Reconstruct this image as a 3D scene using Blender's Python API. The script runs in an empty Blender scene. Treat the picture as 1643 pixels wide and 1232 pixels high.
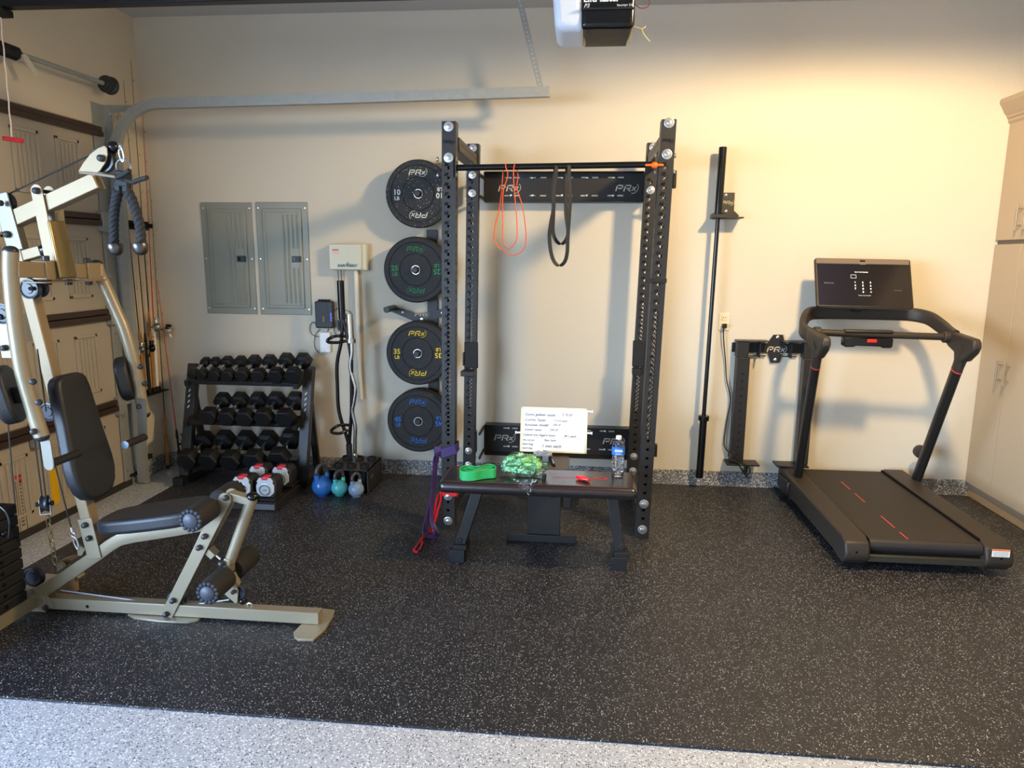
import bpy, bmesh, math, random
from mathutils import Vector, Matrix
random.seed(7)
V = Vector
pi = math.pi
col = bpy.context.scene.collection
sc = bpy.context.scene
# ---------------------------------------------------------------- camera
F, YAW, PIT, ROL, CD, CH = 1139.0, -.095, .176, .009, 4.945, 1.575
_f = V((math.sin(YAW)*math.cos(PIT), math.cos(YAW)*math.cos(PIT), -math.sin(PIT)))
_r = V((math.cos(YAW), -math.sin(YAW), 0)); _u = _r.cross(_f)
CR = _r*math.cos(ROL)+_u*math.sin(ROL); CU = -_r*math.sin(ROL)+_u*math.cos(ROL)
CAM = V((0, -CD, CH))
def P(x, y, Y=None, Z=None, X=None):
    d = _f+CR*((x-821.5)/F)-CU*((y-616)/F)
    if Y is not None: t = (Y-CAM.y)/d.y
    elif Z is not None: t = (Z-CAM.z)/d.z
    else: t = (X-CAM.x)/d.x
    return CAM+d*t
cd = bpy.data.cameras.new('camera'); cam = bpy.data.objects.new('camera', cd); col.objects.link(cam)
m = Matrix((CR, CU, -_f)).transposed().to_4x4(); m.translation = CAM; cam.matrix_world = m
cd.sensor_width = 36; cd.lens = F/1643*36; cd.clip_start = .05; sc.camera = cam
# ---------------------------------------------------------------- materials
def lin(c):
    return tuple(((v/255)/12.92 if v/255 <= .04045 else ((v/255+.055)/1.055)**2.4) for v in c)
MATS = {}
def mat(name, c, rough=.5, metal=0., spec=.5, noise=0., nscale=30, bump=0., bscale=200, emit=None, es=1, coat=0, trans=0, ior=1.45, alpha=1):
    if name in MATS: return MATS[name]
    m = bpy.data.materials.new(name); m.use_nodes = True; nt = m.node_tree; b = nt.nodes['Principled BSDF']
    c = lin(c); b.inputs['Base Color'].default_value = (*c, 1)
    b.inputs['Roughness'].default_value = rough; b.inputs['Metallic'].default_value = metal
    b.inputs['Specular IOR Level'].default_value = spec; b.inputs['Coat Weight'].default_value = coat
    b.inputs['Transmission Weight'].default_value = trans; b.inputs['IOR'].default_value = ior; b.inputs['Alpha'].default_value = alpha
    if emit: b.inputs['Emission Color'].default_value = (*lin(emit), 1); b.inputs['Emission Strength'].default_value = es
    if noise or bump:
        tc = nt.nodes.new('ShaderNodeTexCoord')
    if noise:
        n = nt.nodes.new('ShaderNodeTexNoise'); n.inputs['Scale'].default_value = nscale; n.inputs['Detail'].default_value = 4
        nt.links.new(tc.outputs['Object'], n.inputs['Vector'])
        mx = nt.nodes.new('ShaderNodeMix'); mx.data_type = 'RGBA'
        mx.inputs[6].default_value = (*[v*(1-noise) for v in c], 1); mx.inputs[7].default_value = (*[min(1, v*(1+noise)) for v in c], 1)
        nt.links.new(n.outputs['Fac'], mx.inputs[0]); nt.links.new(mx.outputs[2], b.inputs['Base Color'])
    if bump:
        n = nt.nodes.new('ShaderNodeTexNoise'); n.inputs['Scale'].default_value = bscale; n.inputs['Detail'].default_value = 3
        nt.links.new(tc.outputs['Object'], n.inputs['Vector'])
        bp = nt.nodes.new('ShaderNodeBump'); bp.inputs['Strength'].default_value = bump; bp.inputs['Distance'].default_value = .004
        nt.links.new(n.outputs['Fac'], bp.inputs['Height']); nt.links.new(bp.outputs['Normal'], b.inputs['Normal'])
    MATS[name] = m; return m
def flake(name, base, layers, rough=.5, spec=.5, coord='Object', bump=0, patch=0):
    """speckled surface: layers = [(cell scale, share of cells, radius, colour)]"""
    m = bpy.data.materials.new(name); m.use_nodes = True; nt = m.node_tree; b = nt.nodes['Principled BSDF']; N = nt.nodes.new; L = nt.links.new
    tc = N('ShaderNodeTexCoord'); b.inputs['Roughness'].default_value = rough; b.inputs['Specular IOR Level'].default_value = spec
    prev = None
    for i, (s, share, rad, c) in enumerate(layers):
        mp = N('ShaderNodeMapping'); mp.inputs['Location'].default_value = (i*3.3, i*1.7, i*.9); L(tc.outputs[coord], mp.inputs['Vector'])
        v = N('ShaderNodeTexVoronoi'); v.inputs['Scale'].default_value = s; L(mp.outputs[0], v.inputs['Vector'])
        sp = N('ShaderNodeSeparateColor'); L(v.outputs['Color'], sp.inputs[0])
        a = N('ShaderNodeMath'); a.operation = 'LESS_THAN'; L(sp.outputs[0], a.inputs[0]); a.inputs[1].default_value = share
        d = N('ShaderNodeMath'); d.operation = 'LESS_THAN'; L(v.outputs['Distance'], d.inputs[0]); d.inputs[1].default_value = rad
        ml = N('ShaderNodeMath'); ml.operation = 'MULTIPLY'; L(a.outputs[0], ml.inputs[0]); L(d.outputs[0], ml.inputs[1])
        mx = N('ShaderNodeMix'); mx.data_type = 'RGBA'; L(ml.outputs[0], mx.inputs[0]); mx.inputs[7].default_value = (*lin(c), 1)
        if prev is None: mx.inputs[6].default_value = (*lin(base), 1)
        else: L(prev, mx.inputs[6])
        prev = mx.outputs[2]
    if patch:
        n = N('ShaderNodeTexNoise'); n.inputs['Scale'].default_value = 1.6; n.inputs['Detail'].default_value = 5; L(tc.outputs[coord], n.inputs['Vector'])
        mr = N('ShaderNodeMapRange'); L(n.outputs['Fac'], mr.inputs[0]); mr.inputs[1].default_value = .35; mr.inputs[2].default_value = .75
        mr.inputs[3].default_value = rough-patch; mr.inputs[4].default_value = rough+patch; L(mr.outputs[0], b.inputs['Roughness'])
    if bump:
        n = N('ShaderNodeTexNoise'); n.inputs['Scale'].default_value = 260; L(tc.outputs[coord], n.inputs['Vector'])
        bp = N('ShaderNodeBump'); bp.inputs['Strength'].default_value = bump; bp.inputs['Distance'].default_value = .003
        L(n.outputs['Fac'], bp.inputs['Height']); L(bp.outputs['Normal'], b.inputs['Normal'])
    L(prev, b.inputs['Base Color']); MATS[name] = m; return m
WALL = mat('wall paint', (212, 202, 182), .85, bump=.35, bscale=90, spec=.2)
WALLL = mat('left wall paint', (216, 202, 178), .85, bump=.35, bscale=90, spec=.2)
CEIL = mat('ceiling paint', (196, 194, 188), .9, bump=.2, bscale=120)
EPOXY = flake('flake epoxy floor', (176, 178, 180), [(150, .34, .45, (236, 236, 234)), (130, .24, .36, (52, 58, 68)), (150, .16, .40, (120, 126, 136))], .38, .5)
BASEF = flake('flake epoxy base', (130, 130, 132), [(110, .35, .48, (222, 222, 218)), (110, .38, .45, (36, 40, 48))], .45, .4)
MATM = flake('speckled rubber', (31, 31, 34), [(165, .20, .33, (178, 178, 178)), (250, .20, .36, (128, 128, 130)), (90, .07, .2, (215, 215, 214))], .46, .45, bump=.4, patch=.08)
DOORP = mat('garage door enamel', (180, 168, 148), .5, noise=.05, nscale=8)
STRUT = mat('dark brown strut steel', (72, 56, 46), .45, .3)
GALV = mat('galvanised steel', (160, 161, 154), .45, .25, noise=.15, nscale=40)
BLK = mat('black powder coat', (38, 36, 35), .42, .0, .5, bump=.1, bscale=500)
BLKG = mat('gloss black', (14, 14, 15), .18, 0, .5)
BLKM = mat('matt black plastic', (28, 27, 26), .6, 0, .4)
HOLE = mat('hole inner black', (12, 12, 12), .8)
NUM = mat('engraved number black', (4, 4, 4), .7, 0, .2)
LOGO = mat('raw cream logo cutout', (206, 196, 176), .7)
CHROME = mat('chrome steel', (210, 210, 205), .18, 1)
ZINC = mat('zinc bolt', (205, 205, 205), .3, .9)
GOLD = mat('champagne metallic paint', (144, 132, 108), .4, .3, coat=.2)
GOLDD = mat('champagne metal brushed', (146, 127, 98), .45, .3)
VINYL = mat('black vinyl', (34, 34, 35), .42, 0, .5, bump=.15, bscale=300)
FOAM = mat('black foam', (32, 29, 26), .7, bump=.3, bscale=350)
RUB = mat('black rubber', (22, 22, 23), .55, bump=.2, bscale=300)
BUMP = flake('speckled bumper rubber', (40, 40, 39), [(75, .09, .22, (190, 190, 182)), (110, .12, .3, (150, 150, 142)), (220, .1, .3, (110, 110, 106))], .6, .35)
BUMPF = flake('finely speckled bumper rubber', (34, 35, 36), [(230, .12, .28, (104, 104, 102))], .6, .35)
HEX = mat('black urethane hex', (16, 16, 17), .5, 0, .45, bump=.3, bscale=260)
PANEL = mat('grey electrical enamel', (142, 140, 124), .45, .1)
CREAMP = mat('cream plastic', (206, 202, 176), .4)
PVC = mat('white pvc', (238, 232, 216), .4)
WHITEP = mat('white plastic', (226, 228, 228), .35)
CAB = mat('taupe cabinet paint', (176, 154, 124), .5)
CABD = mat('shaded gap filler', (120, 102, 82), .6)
NICK = mat('brushed nickel', (196, 186, 166), .3, .9)
ROPE = mat('black braided rope', (40, 40, 42), .75, bump=.4, bscale=300)
REDP = mat('red plastic', (200, 24, 34), .45)
# ---------------------------------------------------------------- mesh builder
ORG = {}
class MB:
    def __init__(s): s.bm = bmesh.new()
    def box(s, a, b):
        x0, x1 = sorted((a[0], b[0])); y0, y1 = sorted((a[1], b[1])); z0, z1 = sorted((a[2], b[2]))
        v = [s.bm.verts.new(p) for p in ((x0,y0,z0),(x1,y0,z0),(x1,y1,z0),(x0,y1,z0),(x0,y0,z1),(x1,y0,z1),(x1,y1,z1),(x0,y1,z1))]
        for f in ((0,3,2,1),(4,5,6,7),(0,1,5,4),(1,2,6,5),(2,3,7,6),(3,0,4,7)): s.bm.faces.new([v[i] for i in f])
        return s
    def hexa(s, bot, top):
        v = [s.bm.verts.new(p) for p in list(bot)+list(top)]; n = len(bot)
        s.bm.faces.new(v[:n][::-1]); s.bm.faces.new(v[n:])
        for i in range(n): s.bm.faces.new((v[i], v[(i+1) % n], v[n+(i+1) % n], v[n+i]))
        return s
    def beam(s, p0, p1, w, h, side=(0, 1, 0)):
        """rectangular bar; w along side, h across"""
        p0, p1, sd = V(p0), V(p1), V(side); t = (p1-p0).normalized(); sd = (sd-t*sd.dot(t)).normalized(); n = t.cross(sd)
        q = [sd*w/2+n*h/2, -sd*w/2+n*h/2, -sd*w/2-n*h/2, sd*w/2-n*h/2]
        return s.hexa([p0+k for k in q], [p1+k for k in q])
    def prism(s, poly, o, u, v, n, t):
        o, u, v, n = V(o), V(u), V(v), V(n)
        a = [o+u*x+v*y-n*t/2 for x, y in poly]; b = [k+n*t for k in a]
        return s.hexa(a, b)
    def sweep(s, pts, sec, side=(0, 1, 0), closed=False, smooth=True, fixed=False, scales=None):
        pts = [V(p) for p in pts]; n = len(pts); rings = []; sd = V(side)
        for i, p in enumerate(pts):
            if closed: t = pts[(i+1) % n]-pts[i-1]
            else: t = pts[min(i+1, n-1)]-pts[max(i-1, 0)]
            if t.length < 1e-9: t = V((0, 0, 1))
            t.normalize(); q = sd-t*sd.dot(t)
            if q.length < 1e-3: q = t.orthogonal()
            q.normalize()
            if not fixed: sd = q
            w = t.cross(q); k = scales[i] if scales else 1
            rings.append([s.bm.verts.new(p+(q*a+w*b)*k) for a, b in sec])
        m = len(sec)
        for i in range(n if closed else n-1):
            A, B = rings[i], rings[(i+1) % n]
            for j in range(m): s.bm.faces.new((A[j], A[(j+1) % m], B[(j+1) % m], B[j]))
        if not closed: s.bm.faces.new(rings[0][::-1]); s.bm.faces.new(rings[-1])
        return s
    def tube(s, pts, r, seg=12, closed=False, scales=None, side=(.13, .98, .11)):
        return s.sweep(pts, [(r*math.cos(2*pi*k/seg), r*math.sin(2*pi*k/seg)) for k in range(seg)], side, closed, scales=scales)
    def cyl(s, a, b, r, seg=20): return s.tube([a, b], r, seg)
    def lathe(s, prof, o, axis, seg=32, close=True):
        """profile [(radius, distance along axis)]"""
        o, ax = V(o), V(axis).normalized(); q = ax.orthogonal().normalized()
        if abs(ax.y) > .9: q = V((1, 0, 0)); q = (q-ax*q.dot(ax)).normalized()
        w = ax.cross(q); R = []
        for r, d in prof:
            if r < 1e-6: R.append([s.bm.verts.new(o+ax*d)])
            else: R.append([s.bm.verts.new(o+ax*d+(q*math.cos(2*pi*k/seg)+w*math.sin(2*pi*k/seg))*r) for k in range(seg)])
        for A, B in zip(R, R[1:]):
            for k in range(seg):
                k2 = (k+1) % seg
                if len(A) == 1 and len(B) == 1: continue
                if len(A) == 1: s.bm.faces.new((A[0], B[k2], B[k]))
                elif len(B) == 1: s.bm.faces.new((A[k], A[k2], B[0]))
                else: s.bm.faces.new((A[k], A[k2], B[k2], B[k]))
        if close:
            if len(R[0]) > 1: s.bm.faces.new(R[0][::-1])
            if len(R[-1]) > 1: s.bm.faces.new(R[-1])
        return s
    def ball(s, c, r, sc3=(1, 1, 1), u=20, v=12):
        mt = Matrix.Translation(V(c)) @ Matrix.Diagonal((r*sc3[0], r*sc3[1], r*sc3[2], 1))
        bmesh.ops.create_uvsphere(s.bm, u_segments=u, v_segments=v, radius=1, matrix=mt); return s
    def text(s, body, o, u, v, size, depth=.0008, align='LEFT', shear=0, bold=0, ay='BOTTOM_BASELINE'):
        c = bpy.data.curves.new('t', 'FONT'); c.body = body; c.size = size; c.shear = shear; c.align_x = align; c.align_y = ay
        c.extrude = depth/2; c.offset = bold; c.resolution_u = 2
        ob = bpy.data.objects.new('t', c); col.objects.link(ob)
        me = bpy.data.meshes.new_from_object(ob.evaluated_get(bpy.context.evaluated_depsgraph_get()))
        u, v = V(u).normalized(), V(v).normalized(); mt = Matrix((u, v, u.cross(v))).transposed().to_4x4(); mt.translation = V(o)
        me.transform(mt); s.bm.from_mesh(me); bpy.data.objects.remove(ob); bpy.data.curves.remove(c); bpy.data.meshes.remove(me); return s
    def stroke(s, pts, w, o, u, v, t=.0008):
        u, v = V(u), V(v); n = u.cross(v).normalized(); o = V(o)
        for (x0, y0), (x1, y1) in zip(pts, pts[1:]):
            d = math.hypot(x1-x0, y1-y0) or 1e-9; dx, dy = (x1-x0)/d*w/2, (y1-y0)/d*w/2
            a = [(x0-dx-dy, y0-dy+dx), (x0-dx+dy, y0-dy-dx), (x1+dx+dy, y1+dy-dx), (x1+dx-dy, y1+dy+dx)]
            s.prism(a, o, u, v, n, t)
        return s
    def logo(s, o, u, v, h, t=.0008):
        """wide slanted PRx mark, centred at o, letter height h"""
        u, v = V(u).normalized()*h, V(v).normalized()*h; o = V(o); sl = .28; w = .19
        def st(pts, dx, ww=w):
            s.stroke([((x+dx-1.66+.28*(y-.5)), y-.5) for x, y in pts], ww, o, u, v, t)
        st([(.06, .06), (.06, .88), (.92, .88), (.92, .42), (.42, .42)], 0)
        st([(.06, .06), (.06, .88), (.92, .88), (.92, .42), (.42, .42)], 1.27); st([(.55, .42), (.95, .04)], 1.27)
        st([(.0, .12), (.5, .62)], 2.55, .15); st([(.02, .62), (.5, .1)], 2.55, .15)
        arc = [(.3+.62*math.cos(a), .38+.72*math.sin(a)) for a in [(-1.9+k*.34) for k in range(10)]]
        st(arc, 2.55, .11); return s
    def split(s, name, m, parent=None, **k):
        """one object per separate piece"""
        bm = s.bm; bm.verts.ensure_lookup_table(); seen = set(); out = []
        for v0 in bm.verts:
            if v0 in seen: continue
            st = [v0]; seen.add(v0); vs = []
            while st:
                v = st.pop(); vs.append(v)
                for e in v.link_edges:
                    w = e.other_vert(v)
                    if w not in seen: seen.add(w); st.append(w)
            nb = MB(); mp = {v: nb.bm.verts.new(v.co) for v in vs}
            for f in {f for v in vs for f in v.link_faces}: nb.bm.faces.new([mp[v] for v in f.verts])
            out.append(nb.build(name, m, parent, **k))
        bm.free(); return out
    def build(s, name, m, parent=None, bevel=0, seg=2, local=False, ang=35, sub=0, kind=None, weld=0):
        me = bpy.data.meshes.new(name)
        if not local and parent is not None:
            bmesh.ops.translate(s.bm, verts=s.bm.verts, vec=-ORG[parent.name])
        if weld: bmesh.ops.remove_doubles(s.bm, verts=s.bm.verts, dist=weld)
        bmesh.ops.recalc_face_normals(s.bm, faces=s.bm.faces)
        s.bm.to_mesh(me); s.bm.free(); me.materials.append(m)
        me.shade_smooth()
        me.set_sharp_from_angle(angle=math.radians(ang))
        o = bpy.data.objects.new(name, me); col.objects.link(o)
        if parent is not None: o.parent = parent; ORG[o.name] = ORG[parent.name]
        else: ORG[o.name] = V((0, 0, 0))
        if bevel:
            b = o.modifiers.new('bevel', 'BEVEL'); b.width = bevel; b.segments = seg; b.limit_method = 'ANGLE'; b.angle_limit = math.radians(40); b.harden_normals = False
        if sub:
            b = o.modifiers.new('sub', 'SUBSURF'); b.levels = sub; b.render_levels = sub
        if kind: o['kind'] = kind
        return o
def tag(o, label, cat, group=None):
    o['label'] = label; o['category'] = cat
    if group: o['group'] = group
    return o
def thing(name, loc, label, cat, group=None):
    o = bpy.data.objects.new(name, None); col.objects.link(o); o.location = loc; o.empty_display_size = .1; ORG[o.name] = V(loc)
    return tag(o, label, cat, group)
def dup(root, label=None, group=None):
    def cp(o, par):
        c = o.copy(); col.objects.link(c)
        if par is not None: c.parent = par
        for ch in [k for k in bpy.data.objects if k.parent == o]: cp(ch, c)
        return c
    r = cp(root, None)
    if label: r['label'] = label
    if group: r['group'] = group
    return r
def curve(pts, n=6, closed=False):
    """Catmull-Rom through pts"""
    pts = [V(p) for p in pts]; out = []; N = len(pts)
    for i in range(N if closed else N-1):
        g = (lambda k: pts[k % N]) if closed else (lambda k: pts[max(0, min(N-1, k))])
        a, b, c, d = g(i-1), g(i), g(i+1), g(i+2)
        for k in range(n):
            t = k/n; out.append(.5*((2*b)+(c-a)*t+(2*a-5*b+4*c-d)*t*t+(3*b-a-3*c+d)*t**3))
    if not closed: out.append(pts[-1])
    return out
def rrect(w, h, r, k=4):
    """rounded rectangle outline centred on 0"""
    o = []
    for cx, cy, a0 in ((w/2-r, h/2-r, 0), (-w/2+r, h/2-r, pi/2), (-w/2+r, -h/2+r, pi), (w/2-r, -h/2+r, 1.5*pi)):
        for i in range(k+1): a = a0+pi/2*i/k; o.append((cx+r*math.cos(a), cy+r*math.sin(a)))
    return o
X1, Y1, Z1 = V((1, 0, 0)), V((0, 1, 0)), V((0, 0, 1))
def struct(name, mb, m, **k): return mb.build(name, m, kind='structure', **k)
# ================================================================= SETTING
XL, XR, HC = -3.1, 3.3, 3.17; YB = -8.0
struct('floor', MB().box((XL-.3, YB, -.2), (XR, .2, -.01)), EPOXY)
tag(MB().box((-2.78, -2.806, -.0099), (2.66, -.013, 0)).build('rubber_floor_mat', MATM), 'large speckled black rubber mat covering the garage floor under the gym equipment', 'floor mat')
struct('wall_back', MB().box((XL-.2, 0, -.01), (XR+.2, .2, HC)), WALL)
struct('ceiling', MB().box((XL-.2, YB, HC), (XR+.2, .2, HC+.2)), CEIL)
struct('wall_right', MB().box((XR, YB, -.01), (XR+.2, 0, HC)), WALL)
struct('wall_front', MB().box((XL-.2, YB-.2, -.01), (XR+.2, YB, HC)), WALL)
wl = MB(); DY0, DY1, DZ = -.45, -2.89, 2.385                                   # closed single garage door opening
wl.box((XL-.2, DY0, -.01), (XL, 0, HC)); wl.box((XL-.2, DY1, DZ), (XL, DY0, HC)); wl.box((XL-.2, -3.0, -.01), (XL, DY1, HC))
wl.box((XL-.2, YB, 2.3), (XL, -3.0, HC)); wl.box((XL-.2, YB, -.01), (XL, -7.7, 2.3))
struct('wall_left', wl, WALLL)
struct('baseboard_back', MB().box((XL, -.012, -.01), (XR, 0, .107)), BASEF, bevel=.003)
struct('baseboard_left', MB().box((XL, DY0+.02, -.01), (XL+.012, -.012, .107)), BASEF, bevel=.003)
struct('ground', MB().box((-14, -14, -.25), (XL-.2, 2, -.02)), mat('pale concrete drive', (168, 172, 178), .8, noise=.1))
# garage door
dr = MB(); dr.box((XL-.05, DY1-.03, -.05), (XL-.006, DY0+.03, DZ+.03))
door = struct('door_1', dr, DOORP)
SEC = [-.01, .575, 1.185, 1.79, 2.375]
pl = MB()
ya = P(88, 222, X=XL).y; yb = P(127, 240, X=XL).y; pw = yb-ya; 
py = [P(127, 240, X=XL).y-pw/2-i*(pw+.135) for i in range(5)]
for k in range(4):
    z0, z1 = SEC[k]+.12, SEC[k+1]-.115
    for yc in py:
        if yc-pw/2 < DY1+.03: continue
        a, b = yc-pw/2, yc+pw/2
        for (q0, q1) in (((a, z0), (b, z0+.018)), ((a, z1-.018), (b, z1)), ((a, z0), (a+.018, z1)), ((b-.018, z0), (b, z1))):
            pl.box((XL-.007, q0[0], q0[1]), (XL+.004, q1[0], q1[1]))
        for g in range(1, 5):
            y = a+.018+(pw-.036)*g/5; pl.box((XL-.007, y-.005, z0+.03), (XL+.001, y+.005, z1-.03))
o = pl.build('panel_moulding', DOORP, door, bevel=.002)
s_ = MB()
for k in (1, 2, 3): s_.box((XL-.007, DY1, SEC[k]-.003), (XL-.0045, DY0, SEC[k]+.003))
s_.build('section_joint', NUM, door)
for k, z in enumerate((.575, 1.185, 1.79, 2.345)):
    h = .075 if k < 3 else .06
    b = MB(); b.box((XL-.006, DY1+.02, z-h/2), (XL+.03, DY0-.01, z-.002)); 
    if k < 3: b.box((XL-.006, DY1+.02, z+.003), (XL+.022, DY0-.01, z+h/2))
    else: b.box((XL-.006, DY1+.02, z), (XL+.022, DY0-.01, z+h/2))
    b.build('strut', STRUT, door, bevel=.002)
MB().box((XL-.006, DY1, -.01), (XL+.012, DY0, .03)).build('bottom_seal', mat('dark door seal', (50, 44, 38), .8), door)
hg = MB()
for z in (.575, 1.185, 1.79):
    hg.box((XL-.004, DY0-.10, z-.07), (XL+.035, DY0-.02, z+.055)); hg.cyl((XL+.03, DY0-.03, z), (XL+.03, DY0+.02, z), .012)
    for y in (-1.28,): hg.box((XL+.0, y-.03, z-.09), (XL+.045, y+.03, z+.05))
hg.split('hinge', GALV, door, bevel=.002)
# door labels
yl = P(88, 775, X=XL).y
lb = MB(); a = P(77, 750, X=XL); b = P(97, 805, X=XL); zt, zb = a.z, b.z-.0
lb.box((XL+.0045, a.y, zb), (XL+.0055, a.y+.062, zt)); lb.build('warning_label', mat('yellow warning label', (232, 178, 20), .5), door)
c = P(30, 762, X=XL); lr = MB()
for k in range(13): lr.box((XL-.0055, c.y-.012, c.z-.045-.021*k), (XL-.004, c.y+.012, c.z-.035-.021*k))
for dy in (-.026, .024): lr.box((XL-.0055, c.y+dy, c.z-.33), (XL-.004, c.y+dy+.003, c.z-.03))
lr.build('printed_strip', mat('grey print', (104, 90, 76), .6), door)
MB().box((XL-.0055, c.y-.022, c.z-.02), (XL-.004, c.y+.022, c.z)).box((XL-.0055, c.y-.005, c.z-.05), (XL-.004, c.y+.016, c.z-.025)).build('red_mark', REDP, door)
# ---- door track hardware (galvanised vertical track, curve, horizontal track)
tr = thing('garage_door_track', (-3.03, -.43, 0), 'galvanised steel garage door track curving from the door jamb to a horizontal run', 'door track')
YT = -.42
vt = MB(); vt.box((XL+.0, YT-.10, .0), (XL+.004, YT+.02, 2.52)); vt.box((XL, YT+.016, .0), (XL+.055, YT+.02, 2.52)); vt.build('jamb_angle', GALV, tr)
U = [(-.028, -.012), (-.028, .012), (-.024, .012), (-.024, -.008), (.024, -.008), (.024, .012), (.028, .012), (.028, -.012)]
path = [V((XL+.075, YT, .0)), V((XL+.075, YT, 1.0)), V((XL+.075, YT, 2.2))]
cx, cz, R = XL+.075+.32, 2.2, .32
for k in range(1, 13): a = pi-(pi/2)*k/12; path.append(V((cx+R*math.cos(a), YT, cz+R*math.sin(a))))
e0 = path[-1]; path += [V((-1.5, YT, e0.z+.018)), V((-.22, YT, 2.562))]
MB().sweep(path, [(b*1.0, a) for a, b in [(-.03, -.022), (-.03, .022), (-.026, .022), (-.026, -.018), (.026, -.018), (.026, .022), (.03, .022), (.03, -.022)]], side=(0, 1, 0), fixed=True).build('track_rail', GALV, tr)
a1 = MB().box((XL+.004, YT+.022, 2.478), (-2.80, YT+.026, 2.52)); a1.build('flag_bracket', GALV, tr)
ha = MB(); t0, t1 = P(868, 146, Y=YT+.03), P(829, -18, Y=YT+.03)
t1 = t0+(t1-t0)*((HC-t0.z)/(t1.z-t0.z))
n_ = 24
ax = (t1-t0); L_ = ax.length; ax.normalize(); sd = Y1.cross(ax).normalized()
ha.beam(t0, t1, .003, .034, side=(0, 1, 0)); q = -sd*.0 
ha.beam(t0+sd*.018+V((0, .017, 0)), t1+sd*.018+V((0, .017, 0)), .034, .003, side=(0, 1, 0))
ha.build('hanger_angle', GALV, tr)
hh = MB()
for k in range(n_): p = t0+ax*(L_*(k+.5)/n_); hh.cyl(p+V((0, -.004, 0)), p+V((0, .0, 0)), .0055, 8)
hh.build('punched_hole', mat('hole showing light wall', (200, 192, 176), .8), tr)
bo = MB()
for k in range(3): bo.cyl((XL+.05+.04*k, YT+.01, 2.465), (XL+.05+.04*k, YT+.03, 2.465), .008, 8)
for k in range(12): bo.cyl((XL+.002, YT-.07, .1+k*.19), (XL+.012, YT-.07, .1+k*.19), .008, 8)
bo.split('bolt', ZINC, tr)
MB().cyl((XL+.02, YT-.05, .06), (XL+.02, YT+.03, .06), .012).box((XL, YT+.04, .13), (XL+.05, YT+.16, .16)).build('bottom_bracket', BLKM, tr)
# torsion spring shaft
ts = thing('torsion_spring_shaft', (-3.0, -.5, 2.6), 'steel torsion shaft with black spring and cable drum above the garage door', 'door spring')
MB().cyl((-3.0, -.40, 2.625), (-3.0, -2.9, 2.60), .0135).build('shaft', GALV, ts)
MB().lathe([(.016, 0), (.018, .0), (.02, .01), (.03, .012), (.032, .02), (.05, .022), (.053, .03), (.042, .036), (.04, .06), (.052, .066), (.056, .08), (.05, .088), (.02, .09)], (-3.0, -.53, 2.625), (0, 1, 0)).build('cable_drum', mat('dark cast metal', (74, 72, 72), .4, .6), ts)
sp = MB(); s0 = P(26, 90, X=-3.0).y; sp.tube([(-3.0+.0*k, s0-.0-.011*k/8, 2.61) for k in range(2)], .03)
hel = [(-3.0+.034*math.cos(k*pi/4), s0-.007*k/8, 2.612+.034*math.sin(k*pi/4)) for k in range(8*70)]
sp.tube(hel, .0038, 5); sp.cyl((-3.0, s0, 2.612), (-3.0, s0-.5, 2.612), .03); sp.build('spring', BLKM, ts)
MB().beam((-2.985, s0+.03, 2.615), (-2.95, s0+.075, 2.52), .008, .035, side=(1, 0, 0)).build('winding_tag', mat('worn white cone', (206, 198, 176), .6), ts)
# opener rail
orl = thing('opener_rail', (-1.0, -1.7, 2.7), 'dark steel opener rail crossing the top left corner', 'opener rail')
ra, rb = P(0, 17, Y=-1.7), P(430, 0, Y=-1.7); zr = (ra.z+rb.z)/2
MB().box((XL, -1.73, zr), (-.2, -1.67, zr+.055)).build('rail', mat('dark rail steel', (26, 26, 28), .4, .4), orl, bevel=.004)
MB().box((P(8, 20, Y=-1.7).x-.1, -1.74, zr-.03), (P(8, 20, Y=-1.7).x+.01, -1.66, zr)).build('trolley', BLKM, orl, bevel=.004)
rl = thing('release_cord', P(5, 30, Y=-1.7), 'white emergency release cord with a red handle hanging from the opener rail', 'release cord')
c0, c1 = P(1, 28, Y=-1.7), P(19, 219, Y=-1.7)
MB().tube([c0+(c1-c0)*k/30+V((.0015*math.sin(k), 0, 0)) for k in range(31)], .0032, 6).build('cord', mat('off white cord', (222, 196, 180), .8), rl)
h0, h1 = P(6, 222, Y=-1.7), P(36, 226, Y=-1.7); MB().beam(h0, h1, .022, .02).build('red_handle', REDP, rl, bevel=.003)
# opener
og = thing('garage_door_opener', (.02, -1.7, 2.6), 'black garage door opener with white lamp lens hanging from the ceiling', 'garage door opener')
p1 = P(932, 46, Y=-1.78); p2 = P(1018, 45, Y=-1.78)
bx = MB().box((p1.x, -1.78, p1.z), (p2.x, -1.5, p1.z+.19)); bx.build('housing', BLKG, og, bevel=.02, seg=4)
MB().box((p1.x, -1.787, p1.z+.07), (p2.x-.004, -1.52, p1.z+.078)).build('groove', BLKM, og, bevel=.002)
ln = MB(); lx = P(884, 20, Y=-1.78).x
ln.hexa([(p1.x+.02, -1.77, p1.z-.004), (p1.x+.02, -1.5, p1.z-.004), (lx+.018, -1.5, p1.z+.0), (lx+.018, -1.77, p1.z+.0)], [(p1.x-.002, -1.787, p1.z+.19), (p1.x-.002, -1.5, p1.z+.19), (lx, -1.5, p1.z+.19), (lx, -1.787, p1.z+.19)])
ln.build('lamp_lens', mat('frosted lens', (214, 218, 222), .35), og, bevel=.03, seg=5)
MB().text('LiftMaster', (p1.x+.008, -1.7815, p1.z+.102), X1, Z1, .036, bold=.001).build('lettering', WHITEP, og); MB().text('Security+ 2.0', (p2.x-.075, -1.7815, p1.z+.083), X1, Z1, .012).build('lettering', WHITEP, og); MB().text('P3', (p1.x+.01, -1.7815, p1.z+.08), X1, Z1, .022, shear=.3).build('lettering', WHITEP, og)
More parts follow.
